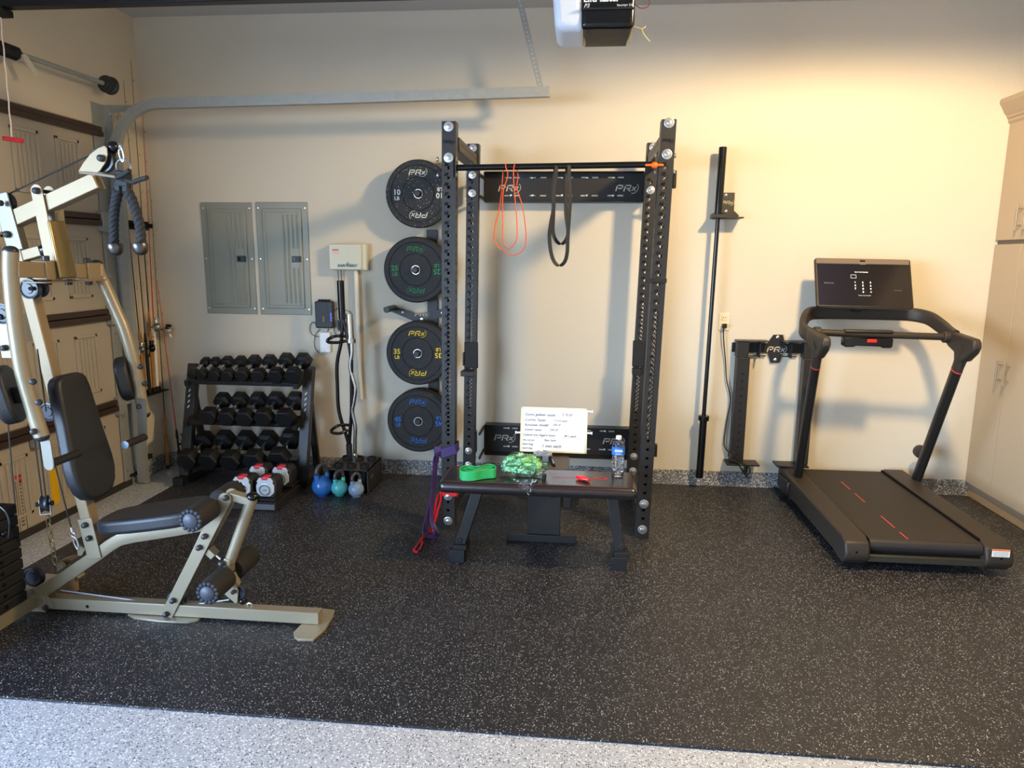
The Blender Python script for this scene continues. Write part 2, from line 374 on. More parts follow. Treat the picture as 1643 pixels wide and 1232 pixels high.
MB().tube(curve([P(1016, 42, Y=-1.65), P(1030, 46, Y=-1.65), P(1036, 42, Y=-1.65)]), .0015, 5).tube(curve([P(1029, 46, Y=-1.65), P(1034, 56, Y=-1.65), P(1043, 67, Y=-1.65)]), .0015, 5).build('antenna_wire', mat('yellow wire', (226, 206, 110), .5), og)
MB().tube(curve([P(1018, 6, Y=-1.65), P(1028, 13, Y=-1.65), P(1040, 10, Y=-1.65), P(1042, 0, Y=-1.65), P(1040, -20, Y=-1.65)]), .0018, 5).build('red_wire', mat('dark red wire', (110, 30, 40), .5), og)
MB().box((p1.x+.03, -1.7, p1.z+.18), (p1.x+.06, -1.69, HC)).box((p2.x-.06, -1.6, p1.z+.18), (p2.x-.03, -1.59, HC)).split('hanger_strap', GALV, og)
# ceiling lamp (above the frame)
LMP = V((1.55, -2.15, HC-.08))
lm = thing('ceiling_light', LMP, 'round warm ceiling light', 'ceiling light')
MB().lathe([(.0, -.02), (.13, -.015), (.16, .01), (.17, .05), (.17, .08)], LMP, (0, 0, 1)).build('diffuser', mat('warm diffuser', (255, 214, 150), .5, emit=(255, 196, 120), es=6), lm)
# ================================================================= CABINET (right)
cb = thing('tall_storage_cabinet', (2.95, -.6, 0), 'tall taupe storage cabinet with crown moulding in the right corner', 'cabinet')
CX = 2.647
MB().box((CX+.02, -3.0, .0), (XR-.01, -.001, .095)).build('toe_kick', CAB, cb)
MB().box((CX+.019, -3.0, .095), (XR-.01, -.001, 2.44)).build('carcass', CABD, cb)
def cdoor(y0, y1, z0, z1, hy, hz0, hz1):
    d = MB().box((CX, y0+.002, z0), (CX+.019, y1-.002, z1)).build('door', CAB, cb, bevel=.0015)
    if hy is not None:
        h = MB(); h.cyl((CX-.035, hy, hz0), (CX-.035, hy, hz1), .006, 10)
        for z in (hz0+.025, hz1-.025): h.cyl((CX-.035, hy, z), (CX, hy, z), .0045, 8)
        h.build('handle', NICK, d)
cdoor(-.295, -.002, .097, 1.685, -.262, .82, .965)
cdoor(-.74, -.299, .097, 1.685, -.34, .82, .965); cdoor(-1.2, -.744, .097, 1.685, -1.1, .82, .965)
cdoor(-.295, -.002, 1.712, 2.43, -.262, 1.77, 1.92); cdoor(-.74, -.299, 1.712, 2.43, -.34, 1.77, 1.92); cdoor(-1.2, -.744, 1.712, 2.43, None, 0, 0)
pr = [(0, 2.425), (-.012, 2.44), (-.012, 2.455), (-.022, 2.462), (-.025, 2.475), (-.04, 2.49), (-.055, 2.52), (-.072, 2.545), (-.075, 2.56), (-.07, 2.575), (.03, 2.575), (.03, 2.425)]
MB().hexa([(CX+x, -3.0, z) for x, z in pr], [(CX+x, -.001, z) for x, z in pr]).build('crown_moulding', CAB, cb, ang=20)
# ================================================================= WALL ITEMS
def elec(x0, x1, z0, z1, label):
    t = thing('electrical_panel', ((x0+x1)/2, 0, z0), label, 'electrical panel', 'electrical panels')
    MB().box((x0, -.008, z0), (x1, -.0, z1)).build('cover', PANEL, t, bevel=.004, seg=3)
    d = MB().box((x0+.05, -.018, z0+.045), (x1-.045, -.008, z1-.045)).build('door', PANEL, t, bevel=.005, seg=3)
    f = MB()
    for a, b in (((x0+.07, z0+.065), (x1-.065, z0+.072)), ((x0+.07, z1-.072), (x1-.065, z1-.065)), ((x0+.07, z0+.065), (x0+.077, z1-.065)), ((x1-.072, z0+.065), (x1-.065, z1-.065))):
        f.box((a[0], -.021, a[1]), (b[0], -.018, b[1]))
    f.build('embossed_border', PANEL, d, bevel=.0015)
    r = MB(); w = x1-x0
    for k in range(4):
        x = x0+w*(.54+.085*k)
        if k < 2: r.tube([(x, -.018, z0+.085), (x, -.018, z1-.085)], .0065, 8)
        else: r.tube([(x, -.018, z0+.085), (x, -.018, (z0+z1)/2-.06)], .0065, 8).tube([(x, -.018, (z0+z1)/2+.075), (x, -.018, z1-.085)], .0065, 8)
    r.split('pressed_rib', PANEL, d)
    zc = (z0+z1)/2; l = MB().box((x1-.125, -.021, zc-.022), (x1-.055, -.0175, zc+.022)).build('latch_plate', mat('dark latch', (58, 60, 58), .5), d, bevel=.003)
    MB().box((x1-.113, -.026, zc-.012), (x1-.098, -.02, zc+.012)).build('latch', BLKG, l)
    s = MB()
    for x in (x0+.018, x1-.018):
        for z in (z0+.04, zc, z1-.04): s.lathe([(.0065, 0), (.006, .003), (0, .004)], (x, -.008, z), (0, -1, 0), 10)
    s.split('cover_screw', ZINC, t)
elec(-2.701, -2.323, 1.157, 1.942, 'grey electrical panel on the left, further from the sprinkler box')
elec(-2.296, -1.917, 1.157, 1.945, 'grey electrical panel on the right, nearer the sprinkler box')
# sprinkler controller
t = thing('sprinkler_controller', (-1.63, 0, 1.47), 'cream sprinkler controller box with a white conduit below', 'sprinkler controller')
MB().box((-1.748, -.06, 1.478), (-1.487, 0, 1.662)).build('back_case', CREAMP, t, bevel=.008, seg=3)
MB().box((-1.752, -.075, 1.482), (-1.52, -.055, 1.658)).build('front_cover', CREAMP, t, bevel=.006, seg=3)
q = P(536, 401, Y=-.076); MB().box((q.x-.012, -.0765, q.z-.028), (q.x+.032, -.0752, q.z+.005)).build('warning_sticker', mat('pale pink label', (222, 190, 176), .5), t)
MB().box((q.x-.012, -.0772, q.z-.003), (q.x+.032, -.0765, q.z+.005)).build('sticker_stripe', REDP, t)
q = P(541, 428, Y=-.076); l = MB(); l.text('RAIN', (q.x, -.0765, q.z), X1, Z1, .026, shear=.35, bold=.0008); l.text('BIRD', (q.x+.083, -.0765, q.z), X1, Z1, .026, shear=.35, bold=.0008)
l.stroke([(.072, .005), (.078, .032)], .005, (q.x, -.0765, q.z), X1, Z1); l.stroke([(.078, .005), (.066, .024)], .004, (q.x, -.0765, q.z), X1, Z1); l.stroke([(.076, .005), (.09, .024)], .004, (q.x, -.0765, q.z), X1, Z1)
l.build('lettering', mat('teal print', (30, 104, 104), .5), t)
MB().tube([P(571, 434, Y=-.03), P(577, 600, Y=-.03), P(580, 640, Y=-.03)], .0165, 16).build('conduit', PVC, t)
w = MB(); w.tube(curve([P(542, 434, Y=-.03), P(544, 460, Y=-.02), P(546, 520, Y=-.02)]), .003, 6).tube(curve([P(547, 434, Y=-.03), P(549, 460, Y=-.02), P(550, 520, Y=-.02)]), .003, 6); w.build('wire', mat('grey wire', (90, 90, 90), .5), t)
# router
t = thing('wifi_router', (-1.83, -.03, 1.07), 'black ribbed router with blue lights mounted below the grey panels', 'router')
a, b = P(504, 483, Y=-.05), P(535, 527, Y=-.05)
MB().box((a.x, -.05, b.z), (b.x, -.005, a.z)).build('case', mat('dark grey router', (52, 52, 54), .5), t, bevel=.012, seg=4)
r = MB()
for k in range(12): z = b.z+.02+(a.z-b.z-.04)*k/11; r.box((a.x+.008, -.0525, z), (b.x-.03, -.0495, z+.004))
for k in range(9): x = a.x+.01+(b.x-a.x-.045)*k/8; r.box((x, -.0522, b.z+.018), (x+.0025, -.0495, a.z-.018))
r.build('grille', mat('dark ribs', (34, 34, 36), .5), t)
l = MB()
for k in range(5): z = P(532, 503+k*2.8, Y=-.05).z; l.box((b.x-.018, -.0525, z-.002), (b.x-.01, -.05, z+.002))
l.split('indicator_light', mat('blue led', (70, 80, 220), .4, emit=(70, 90, 255), es=4), t)
q = P(518.5, 512, Y=-.053); MB().text('ASUS', (q.x+.008, -.0535, q.z-.02), Z1, -X1, .017).build('brand_lettering', mat('gold print', (200, 180, 90), .5), t)
l = MB()
for k in range(5): x = a.x+.03+.018*k; l.ball((x, -.03, a.z+.004), .009)
l.split('cable_plug', BLKM, t)
w = MB(); G = lambda *p: [P(x, y, Y=-.012) for x, y in p]
w.tube(curve(G((512, 527), (503, 517), (498, 521), (497, 531), (503, 538), (514, 540), (524, 534), (527, 527))), .0022, 6)
w.tube(curve(G((514, 528), (507, 535), (504, 548), (506, 560), (512, 566))), .0022, 6).tube(curve(G((535, 500), (540, 496), (544, 492))), .0022, 6)
w.tube(curve(G((535, 524), (537, 534), (541, 538), (548, 536))), .0022, 6).tube(curve(G((549, 500), (557, 498), (565, 504))), .002, 6)
w.build('cable', BLKM, t)
t = thing('wall_adapter', (-1.83, 0, .9), 'white wall adapter mounted under the router', 'adapter')
a, b = P(512, 533, Y=-.03), P(530, 566, Y=-.03); MB().box((a.x, -.03, b.z), (b.x, 0, a.z)).build('case', WHITEP, t, bevel=.006, seg=3)
MB().box((a.x+.012, -.0325, b.z+.03), (b.x-.012, -.03, a.z-.03)).build('face_plate', WHITEP, t, bevel=.003)
MB().lathe([(.003, 0), (0, .001)], ((a.x+b.x)/2, -.03, b.z+.01), (0, -1, 0), 8).build('status_light', BLKM, t)
t = thing('small_junction_box', P(543, 520, Y=0), 'small dark wall box behind the black bar sleeve', 'junction box')
a, b = P(541, 513, Y=-.03), P(547, 531, Y=-.03); MB().box((a.x, -.03, b.z), (b.x+.02, 0, a.z)).build('case', mat('dark grey box', (70, 70, 72), .5), t, bevel=.003)
MB().box((a.x+.006, -.032, b.z+.01), (b.x+.012, -.03, a.z-.01)).build('cover', BLKM, t)
# wall outlet and treadmill power cord
t = thing('wall_outlet', (.97, 0, 1.16), 'white wall outlet with a black plug beside the hanging barbell', 'outlet')
MB().box((.938, -.006, 1.1), (1.01, 0, 1.218)).build('cover_plate', mat('ivory plate', (228, 216, 184), .4), t, bevel=.003, seg=3)
for z in (1.186, 1.134):
    o = MB().box((.957, -.009, z-.017), (.992, -.005, z+.017)).build('receptacle', mat('ivory plate', (228, 216, 184), .4), t, bevel=.004)
    MB().box((.965, -.0095, z-.003), (.968, -.0088, z+.009)).box((.98, -.0095, z-.003), (.983, -.0088, z+.009)).split('slot', NUM, o)
# ---- hanging barbell and its holder
t = thing('barbell_wall_holder', (.95, -.02, 1.84), 'black steel wall bracket gripping the upright barbell', 'barbell holder')
q = [P(*p, Y=-.003) for p in ((1160, 309), (1179, 309), (1177.5, 338), (1185, 345), (1185, 352), (1142, 352), (1142, 345), (1158, 338))]
MB().prism([(k.x, k.z) for k in q], (0, -.003, 0), X1, Z1, Y1, .005).build('wall_plate', BLK, t)
bx_ = .875
f = MB().box((.852, -.15, 1.838), (1.03, -.004, 1.846)); f.box((bx_-.04, -.155, 1.838), (bx_-.028, -.03, 1.868)).box((bx_+.028, -.155, 1.838), (bx_+.04, -.03, 1.868)); f.build('fork', BLK, t, bevel=.002)
MB().box((bx_-.05, -.16, 1.84), (bx_+.05, -.152, 1.862)).build('retaining_tab', BLK, t, bevel=.002)
b = MB()
for y in (313, 339): k = P(1164.5, y, Y=-.006); b.lathe([(.012, 0), (.011, .004), (.006, .007), (0, .008)], k, (0, -1, 0), 14)
b.split('bolt', ZINC, t)
k = P(1166, 325, Y=-.007); MB().logo((k.x+.008, -.0062, k.z), X1, Z1, .022).build('cutout_lettering', LOGO, t)
t = thing('hanging_barbell', (.86, -.1, .08), 'black olympic barbell standing upright against the wall right of the rack', 'barbell')
bt, bb = V((.881, -.1, 2.284)), V((.851, -.1, .084)); dx = (bt-bb)
at = lambda z: bb+dx*((z-bb.z)/dx.z)
MB().tube([at(.5), at(1.86)], .014, 18).build('shaft', BLKG, t)
MB().tube([at(.084), at(.499)], .025, 24).build('lower_sleeve', BLKG, t, bevel=.002); MB().tube([at(1.862), at(2.284)], .025, 24).build('upper_sleeve', BLKG, t, bevel=.002)
MB().tube([at(.49), at(.525)], .037, 24).build('lower_collar', BLKG, t, bevel=.003); MB().tube([at(1.85), at(1.875)], .03, 24).build('upper_collar', BLKG, t, bevel=.003)
# ---- bench wall bracket (black frame behind treadmill)
t = thing('bench_storage_bracket', (1.3, -.05, .18), 'black wall mounted bench storage frame between the barbell and the treadmill', 'bench storage rack')
q = [P(x, y, Y=-.012) for x, y in ((1241, 537), (1256, 537), (1260, 553), (1256, 565), (1250, 582), (1236, 582), (1232, 566), (1230, 552))]
MB().prism([(k.x, k.z) for k in q], (0, -.012, 0), X1, Z1, Y1, .006).build('centre_plate', BLK, t)
k = P(1246, 560, Y=-.012); MB().logo((k.x, -.0165, k.z), X1, Z1, .036).build('cutout_lettering', LOGO, t)
b = MB()
for p in ((1248, 541), (1244, 577)): k = P(*p, Y=-.015); b.lathe([(.012, 0), (.011, .004), (.005, .008), (0, .008)], k, (0, -1, 0), 14)
b.split('bolt', ZINC, t)
xl0, xl1, xr0, xr1 = 1.055, 1.14, 1.49, 1.57
MB().box((xl0-.02, -.012, .955), (xr1+.02, -.002, 1.02)).build('top_rail', BLK, t, bevel=.002)
for (x0, x1) in ((xl0-.005, xl0+.205), (xr1-.22, xr1)):
    MB().box((x0, -.10, 1.036), (x1, -.004, 1.042)).build('top_shelf', BLK, t, bevel=.001)
    xm = x0+.15 if x0 < 1.2 else x0+.055; MB().box((xm, -.09, .93), (xm+.006, -.01, 1.036)).box((xm-.05, -.02, .93), (xm+.06, -.01, .936)).split('gusset', BLK, t)
def holes(mb, x, zs, y, r=.009):
    for z in zs: mb.lathe([(r, 0), (r*.9, .0004), (0, .0004)], (x, y, z), (0, -1, 0), 12)
    return mb
for (x0, x1, ll) in ((xl0, xl1, -.02), (xr0, xr1, .0)):
    MB().box((x0, -.10, .20), (x1, -.03, .93)).box((x0-.003, -.095, .93), (x1-.01, -.02, 1.036)).build('side_channel', BLK, t, bevel=.003)
    holes(MB(), (x0+x1)/2+.0, [.26+.051*k for k in range(12)], -.1002).build('pin_hole', HOLE, t)
for (x0, x1) in ((xl0-.03, 1.245), (1.36, xr1)):
    MB().box((x0, -.13, .185), (x1, -.004, .197)).box((x0+(.14 if x0 < 1.2 else .05), -.06, .12), (x0+(.16 if x0 < 1.2 else .07), -.014, .185)).build('foot_shelf', BLK, t, bevel=.002)
# ================================================================= PLATE STORAGE
t = thing('plate_storage_post', (-1.06, -.01, .25), 'black wall strip with pegs carrying the bumper plates left of the rack', 'plate rack')
PX, PY = -1.035, -.16
MB().box((PX-.037, -.02, .30), (PX+.037, -.0, 1.76)).build('wall_strip', BLK, t, bevel=.002)
q = [P(x, y, Y=-.03) for x, y in ((614, 494), (626, 490), (668, 503), (690, 502), (720, 491), (724, 500), (690, 516), (668, 517))]
MB().prism([(k.x, k.z) for k in q], (0, -.026, 0), X1, Z1, Y1, .008).build('v_bracket', BLK, t)
k = P(677, 504, Y=-.031); MB().logo((k.x, -.031, k.z), X1, Z1, .028).build('cutout_lettering', LOGO, t)
b = MB(); k = P(677, 512, Y=-.03); b.lathe([(.013, 0), (.011, .006), (0, .008)], k, (0, -1, 0), 14)
for p in ((646, 501), (709, 502)): k = P(*p, Y=-.03); b.lathe([(.008, 0), (0, .003)], k, (0, -1, 0), 10)
b.split('bolt', ZINC, t)
a, e = P(620, 497, Y=-.22), P(630, 493, Y=-.03)
MB().cyl((a.x, -.22, a.z), (a.x, -.02, a.z), .021).build('empty_peg', BLK, t, bevel=.003)
CY = [(671, 311), (667, 433), (670, 567), (672, 675)]
CC = [P(x, y, Y=PY) for x, y in CY]
for c in CC: MB().cyl((c.x, PY-.045, c.z), (c.x, -.0, c.z), .021, 20).build('peg', BLK, t, bevel=.003)
def plate(c, y1, th, m, mc, num, label, grp, face=True, rad=.222):
    t = thing('bumper_plate', (c.x, y1, c.z), label, 'weight plate', grp)
    o = V((c.x, y1+th, c.z)); R = rad
    MB().lathe([(.0255, 0), (R-.008, 0), (R, .008), (R, th-.008), (R-.008, th), (R-.034, th), (R-.036, th-.006), (R-.04, th-.006), (R-.042, th-.001), (.112, th-.001), (.110, th-.006), (.106, th-.006), (.104, th+.001), (.034, th+.001), (.0255, th), (.0255, 0)], o, (0, -1, 0), 72, close=False).build('rubber_disc', m, t, weld=1e-5)
    MB().lathe([(.0262, 0), (.0305, 0), (.0305, .003), (.0262, .003), (.0262, 0)], (c.x, y1-.000, c.z), (0, -1, 0), 28, close=False).build('hub_ring', ZINC, t)
    if face:
        y = y1-.0005+.001; l = MB(); rr = .145
        l.logo((c.x-.0, y-.001, c.z+rr-.005), X1, Z1, .034); l.build('lettering', mc, t); l = MB(); l.logo((c.x, y-.001, c.z-rr+.005), -X1, -Z1, .034); l.build('lettering', mc, t); l = MB()
        l.text(num, (c.x-rr, y-.001, c.z-.006), X1, Z1, .05, align='CENTER', bold=.001); l.text('LB', (c.x-rr, y-.001, c.z-.04), X1, Z1, .034, align='CENTER', bold=.0006)
        l.build('weight_marking', mc, t); l = MB()
        l.text(num, (c.x+rr, y-.001, c.z+.006), -X1, -Z1, .05, align='CENTER', bold=.001); l.text('LB', (c.x+rr, y-.001, c.z+.04), -X1, -Z1, .034, align='CENTER', bold=.0006)
        l.build('weight_marking', mc, t)
    return t
GP = 'bumper plates on the wall storage'
plate(CC[0], PY, .045, BUMP, mat('white print', (222, 222, 214), .6), '10', 'speckled black bumper plate marked 10 LB in white, topmost', GP)
plate(CC[1], PY, .055, BUMPF, mat('green print', (34, 128, 76), .6), '25', 'black bumper plate marked 25 LB in green', GP)
plate(CC[2], PY, .065, BUMPF, mat('yellow print', (226, 196, 40), .6), '35', 'black bumper plate marked 35 LB in yellow', GP)
plate(CC[3], PY-.02, .06, BUMPF, mat('blue print', (38, 104, 190), .6), '45', 'black bumper plate marked 45 LB in blue, lowest', GP)
plate(CC[1], PY+.056, .05, BUMPF, None, '', 'rear bumper plate behind the 25 LB plate', GP, False)
plate(CC[2], PY+.066, .05, BUMPF, None, '', 'rear bumper plate behind the 35 LB plate', GP, False)
plate(CC[3], PY+.042, .06, BUMPF, None, '', 'rear bumper plate behind the 45 LB plate', GP, False)
# ================================================================= POWER RACK
rk = thing('power_rack', (-.16, -.6, 0), 'black wall mounted squat rack with four numbered perforated uprights', 'power rack')
S = .076; ZT = 2.286
def facegrid(mb, W, zs, r, place, rim=.004, z0=0, z1=ZT, off=0, seg=12):
    """one wall of a tube, width W, with round holes at zs"""
    bm = mb.bm; zs = sorted(zs); cut = [z0]
    for z in zs:
        h = .0118; cut += [z-h, z+h]
    cut.append(z1); hw = W/2
    for i in range(len(cut)-1):
        a, b = cut[i], cut[i+1]
        if b-a < 1e-5: continue
        if i % 2 == 0:
            bm.faces.new([bm.verts.new(place(x, z)) for x, z in ((-hw, a), (hw, a), (hw, b), (-hw, b))])
        else:
            zc = (a+b)/2; h = (b-a)/2
            for sgn in (-1, 1):
                bm.faces.new([bm.verts.new(place(x, z)) for x, z in ((sgn*hw, a), (off+sgn*h, a), (off+sgn*h, b), (sgn*hw, b))])
            ring = []; sq = []; back = []
            for k in range(seg):
                t = 2*pi*k/seg; c, s = math.cos(t), math.sin(t); mx = max(abs(c), abs(s))
                ring.append(bm.verts.new(place(off+r*c, zc+r*s))); sq.append(bm.verts.new(place(off+h*c/mx, zc+h*s/mx))); back.append(bm.verts.new(place(off+r*c, zc+r*s, rim)))
            for k in range(seg):
                j = (k+1) % seg; bm.faces.new((ring[k], ring[j], sq[j], sq[k])); bm.faces.new((ring[k], back[k], back[j], ring[j]))
            for k in range(seg):
                if k % 3 == 0 and seg == 12: pass
def upright(cx, yf, leanx, zs, numz, label_side, nums=True, zt=ZT):
    lean = lambda z: leanx*(z/ZT)
    mb = MB(); r = .0085; h = S/2
    mb_place = {
        'f': lambda x, z, d=0: V((cx+lean(z)+x, yf+d, z)), 'b': lambda x, z, d=0: V((cx+lean(z)-x, yf+S-d, z)),
        'l': lambda x, z, d=0: V((cx+lean(z)-h+d, yf+h-x, z)), 'r': lambda x, z, d=0: V((cx+lean(z)+h-d, yf+h+x, z))}
    for k in 'fb': facegrid(mb, S, zs, r, mb_place[k])
    side = [z for z in zs if z < 1.3] + [z for z in zs if z >= 1.3]
    for k in 'lr': facegrid(mb, S, side[::1], r*.42, mb_place[k], seg=8)
    c0, c1 = cx+lean(zt), cx+lean(0)
    for c, z in ((c0, zt), (c1, 0)): mb.bm.faces.new([mb.bm.verts.new((c+a, yf+h+b, z)) for a, b in ((-h, -h), (h, -h), (h, h), (-h, h))])
    u = mb.build('upright', BLK, rk, weld=2e-5, bevel=0)
    if nums:
        n = MB()
        for k, z in numz: n.text(str(k), (cx+lean(z)+label_side-.006, yf-.0008, z+.009), X1, Z1, .022, depth=.0006, align='CENTER', shear=.3, bold=.0012)
        n.logo((cx+lean(2.18), yf-.0008, 2.18), X1, Z1, .017); n.build('hole_numbering', NUM, u)
    return u
zn = lambda k: 1.997-(29-k)*.0508
H = [zn(k) for k in range(15, 31)]; z15 = zn(15)
low = [z15-.0254*k for k in range(1, 29)]; H += low
zl = low[-1]; bots = [zl-.0508*k for k in range(1, 12) if zl-.0508*k > .03]; H += [z for z in bots]
N_ = [(k, zn(k)) for k in range(15, 31)]+[(15-k, z15-.0508*k) for k in range(1, 15)]
H = [z for z in H if min(abs(z-b) for b in (.052, .205)) > .02]
FY, RY = -1.04, -.285
UL = dict(cx=-.742, leanx=.02); UR = dict(cx=.383, leanx=.048)
upright(yf=FY, zs=H, numz=N_, label_side=-.008, **UL); upright(yf=FY, zs=H, numz=N_, label_side=-.008, **UR)
RL = dict(cx=-.742, leanx=.035); RR = dict(cx=.375, leanx=.05)
zb0 = zn(15)-.0
upright(yf=RY, zs=H, numz=N_, label_side=-.012, **RL); upright(yf=RY, zs=H, numz=N_, label_side=-.012, **RR)
# bolts with washers
bt = MB()
def bolt(c, k=1):
    bt.lathe([(.026*k, 0), (.026*k, .003), (.0225*k, .004), (.0225*k, .0045), (.014*k, .005), (.0125*k, .012), (.006*k, .014), (0, .014)], c, (0, -1, 0), 20)
for z in (2.259, 2.10, .205, .052): bolt((-.742+.02*z/ZT, FY, z))
for z in (2.268, 2.112, .205, .052): bolt((.383+.048*z/ZT, FY, z))
for z in (2.259, 2.095, 1.982-.001, .268, .168): bolt((-.742+.035*z/ZT, RY, z), .95)
for z in (2.259, 2.0, .27, .17): bolt((.375+.05*z/ZT, RY, z), .95)
bt.split('washered_bolt', ZINC, rk)
# side crossmembers
for cx, ln_ in ((-.742, .03), (.383, .048)):
    for z in (2.18, .13):
        x = cx+ln_*z/ZT; cmb = MB(); h = .036
        cmb.box((x-h, FY+S, z-h), (x+h, RY, z+h)); c_ = cmb.build('side_crossmember', BLK, rk, bevel=.003)
        hb = MB()
        for k in range(9): 
            y = FY+S+.06+k*.068
            for s in (-1, 1): hb.box((x+s*h, y-.008, z-.002), (x+s*(h+.0004), y+.008, z+.012))
        hb.build('slot_hole', HOLE, c_)
# pull-up bar
pb = MB().tube([(-.69, FY+.04, 2.052), (.36, FY+.04, 2.066)], .0165, 20).build('pull_up_bar', BLKG, rk)
for s, x, z in ((1, -.695, 2.052), (-1, .378, 2.066)):
    pp = MB().prism([(0, -.055), (0, .055), (.04, .055), (.075, .02), (.075, -.02), (.04, -.055)], (FY+.0 and x, FY+.0, z), (0, 1, 0), Z1, X1, .006).build('pull_up_bar_plate', BLK, rk)
    for dz in (-.042, .042): MB().lathe([(.012, 0), (.012, .008), (0, .009)], (x-s*.0+s*.003, FY+.02, z+dz), (s, 0, 0), 12).lathe([(.012, 0), (.012, .01), (0, .011)], (x-s*(S+.012), FY+.02, z+dz), (-s, 0, 0), 12).split('bar_plate_bolt', ZINC, rk)
# wall stringers with slots and marks
def stringer(x0, x1, z0, z1, logos, slotsz):
    rows = sorted(slotsz); sh = .005
    xs = [x0+.03]; W = x1-x0; SL = []
    for fx in (.14, .20, .30, .37, .47, .54, .63, .70, .80, .86): SL.append((x0+W*fx-.021, x0+W*fx+.021))
    m = MB(); yf, yb_ = -.007, -.003
    zc = [z0]
    for r_ in rows: zc += [r_-sh, r_+sh]
    zc.append(z1)
    for i in range(len(zc)-1):
        if i % 2 == 0: m.box((x0, yf, zc[i]), (x1, yb_, zc[i+1]))
        else:
            x = x0
            for a, b in SL: m.box((x, yf, zc[i]), (a, yb_, zc[i+1])); x = b
            m.box((x, yf, zc[i]), (x1, yb_, zc[i+1]))
    w = m.build('wall_stringer', BLK, rk)
    MB().box((x0, -.10, z0-.004), (x1, -.0, z0)).box((x0, -.085, z1), (x1, -.0, z1+.004)).box((x0-.004, -.09, z0), (x0, 0, z1)).box((x1, -.09, z0), (x1+.004, 0, z1)).build('flange', BLK, w)
    l = MB()
    for x in logos: MB().logo((x, yf-.0006, (z0+z1)/2), X1, Z1, .042).build('cutout_lettering', LOGO, w)
    b = MB()
    for fx in (.14, .28, .47, .63, .80):
        for r_ in rows: b.lathe([(.009, 0), (.009, .004), (.004, .007), (0, .007)], (x0+W*fx+.02, yf-.0, r_), (0, -1, 0), 12)
    b.split('lag_bolt', ZINC, w)
stringer(-.66, .39, 1.945, 2.135, (-.50, .287), (1.99, 2.107))
stringer(-.655, .385, .195, .405, (-.52, .257), (.235, .37))
for s, x in ((-1, -.66), (1, .39)):
    for z0, z1 in ((1.955, 2.11), (.2, .39)):
        MB().box((x-.006+s*.01, RY+S*.5, z0), (x+.006+s*.01, -.03, z0+.02)).box((x-.006+s*.01, RY+S*.5, z1-.02), (x+.006+s*.01, -.03, z1)).box((x-.004+s*.05, RY+S, z0+.02), (x+.004+s*.05, -.1, z1-.02)).build('hinge_plate', BLK, rk, bevel=.002)
        MB().cyl((x+s*.10, RY+S+.02, z0-.02), (x+s*.10, RY+S+.02, z1+.02), .008).box((x+s*.04, RY+S, z1), (x+s*.115, RY+S+.04, z1+.006)).box((x+s*.04, RY+S, z0-.006), (x+s*.115, RY+S+.04, z0)).build('hinge_pin', ZINC, rk)
# j-cup on the rear left upright, strap & small fittings
j = MB().box((-.765, RY-.012, .845), (-.672, RY-.002, 1.02)).build('j_cup', BLKM, rk, bevel=.004)
MB().box((-.778, RY-.09, .80), (-.69, RY-.0, .835)).box((-.775, RY-.02, .86), (-.765, RY+.02, .95)).build('j_cup_lip', BLK, j, bevel=.004)
k = P(1056, 450, Y=FY-.0); MB().box((.36, FY-.006, k.z-.012), (.452, FY-.001, k.z+.012)).box((.448, FY-.006, k.z-.012), (.456, FY+S, k.z+.012)).build('strap_clamp', BLKM, rk, bevel=.002)
k = P(1081, 288, Y=FY+.04); MB().box((k.x-.006, FY+.02, k.z-.045), (k.x+.012, FY+.06, k.z+.045)).build('side_pin_plate', BLKM, rk, bevel=.003)
k = P(1051, 722, Y=FY+.04); MB().box((.43, FY+.02, k.z-.035), (.45, FY+.06, k.z+.035)).build('side_pin_plate', BLKM, rk, bevel=.003)
k = P(1040, 600, Y=RY); MB().box((.345, RY-.012, k.z+.05), (.425, RY-.002, k.z+.22)).box((.345, RY-.08, k.z), (.40, RY, k.z+.04)).build('j_cup', BLKM, rk, bevel=.004)
# orange clip on the bar
t = thing('orange_bar_clip', (.36, FY, 2.06), 'orange plastic clip on the right end of the pull up bar', 'clip')
k = P(1050, 265, Y=FY-.0); OR_ = mat('orange plastic', (250, 96, 16), .4, emit=None)
MB().beam(k+V((-.048, -.002, 0)), k+V((.048, -.002, .0)), .014, .012).build('bar_wing', OR_, t, bevel=.004)
MB().ball(k+V((0, -.0, 0)), .017, (1.1, .8, 1)).build('hub', OR_, t)
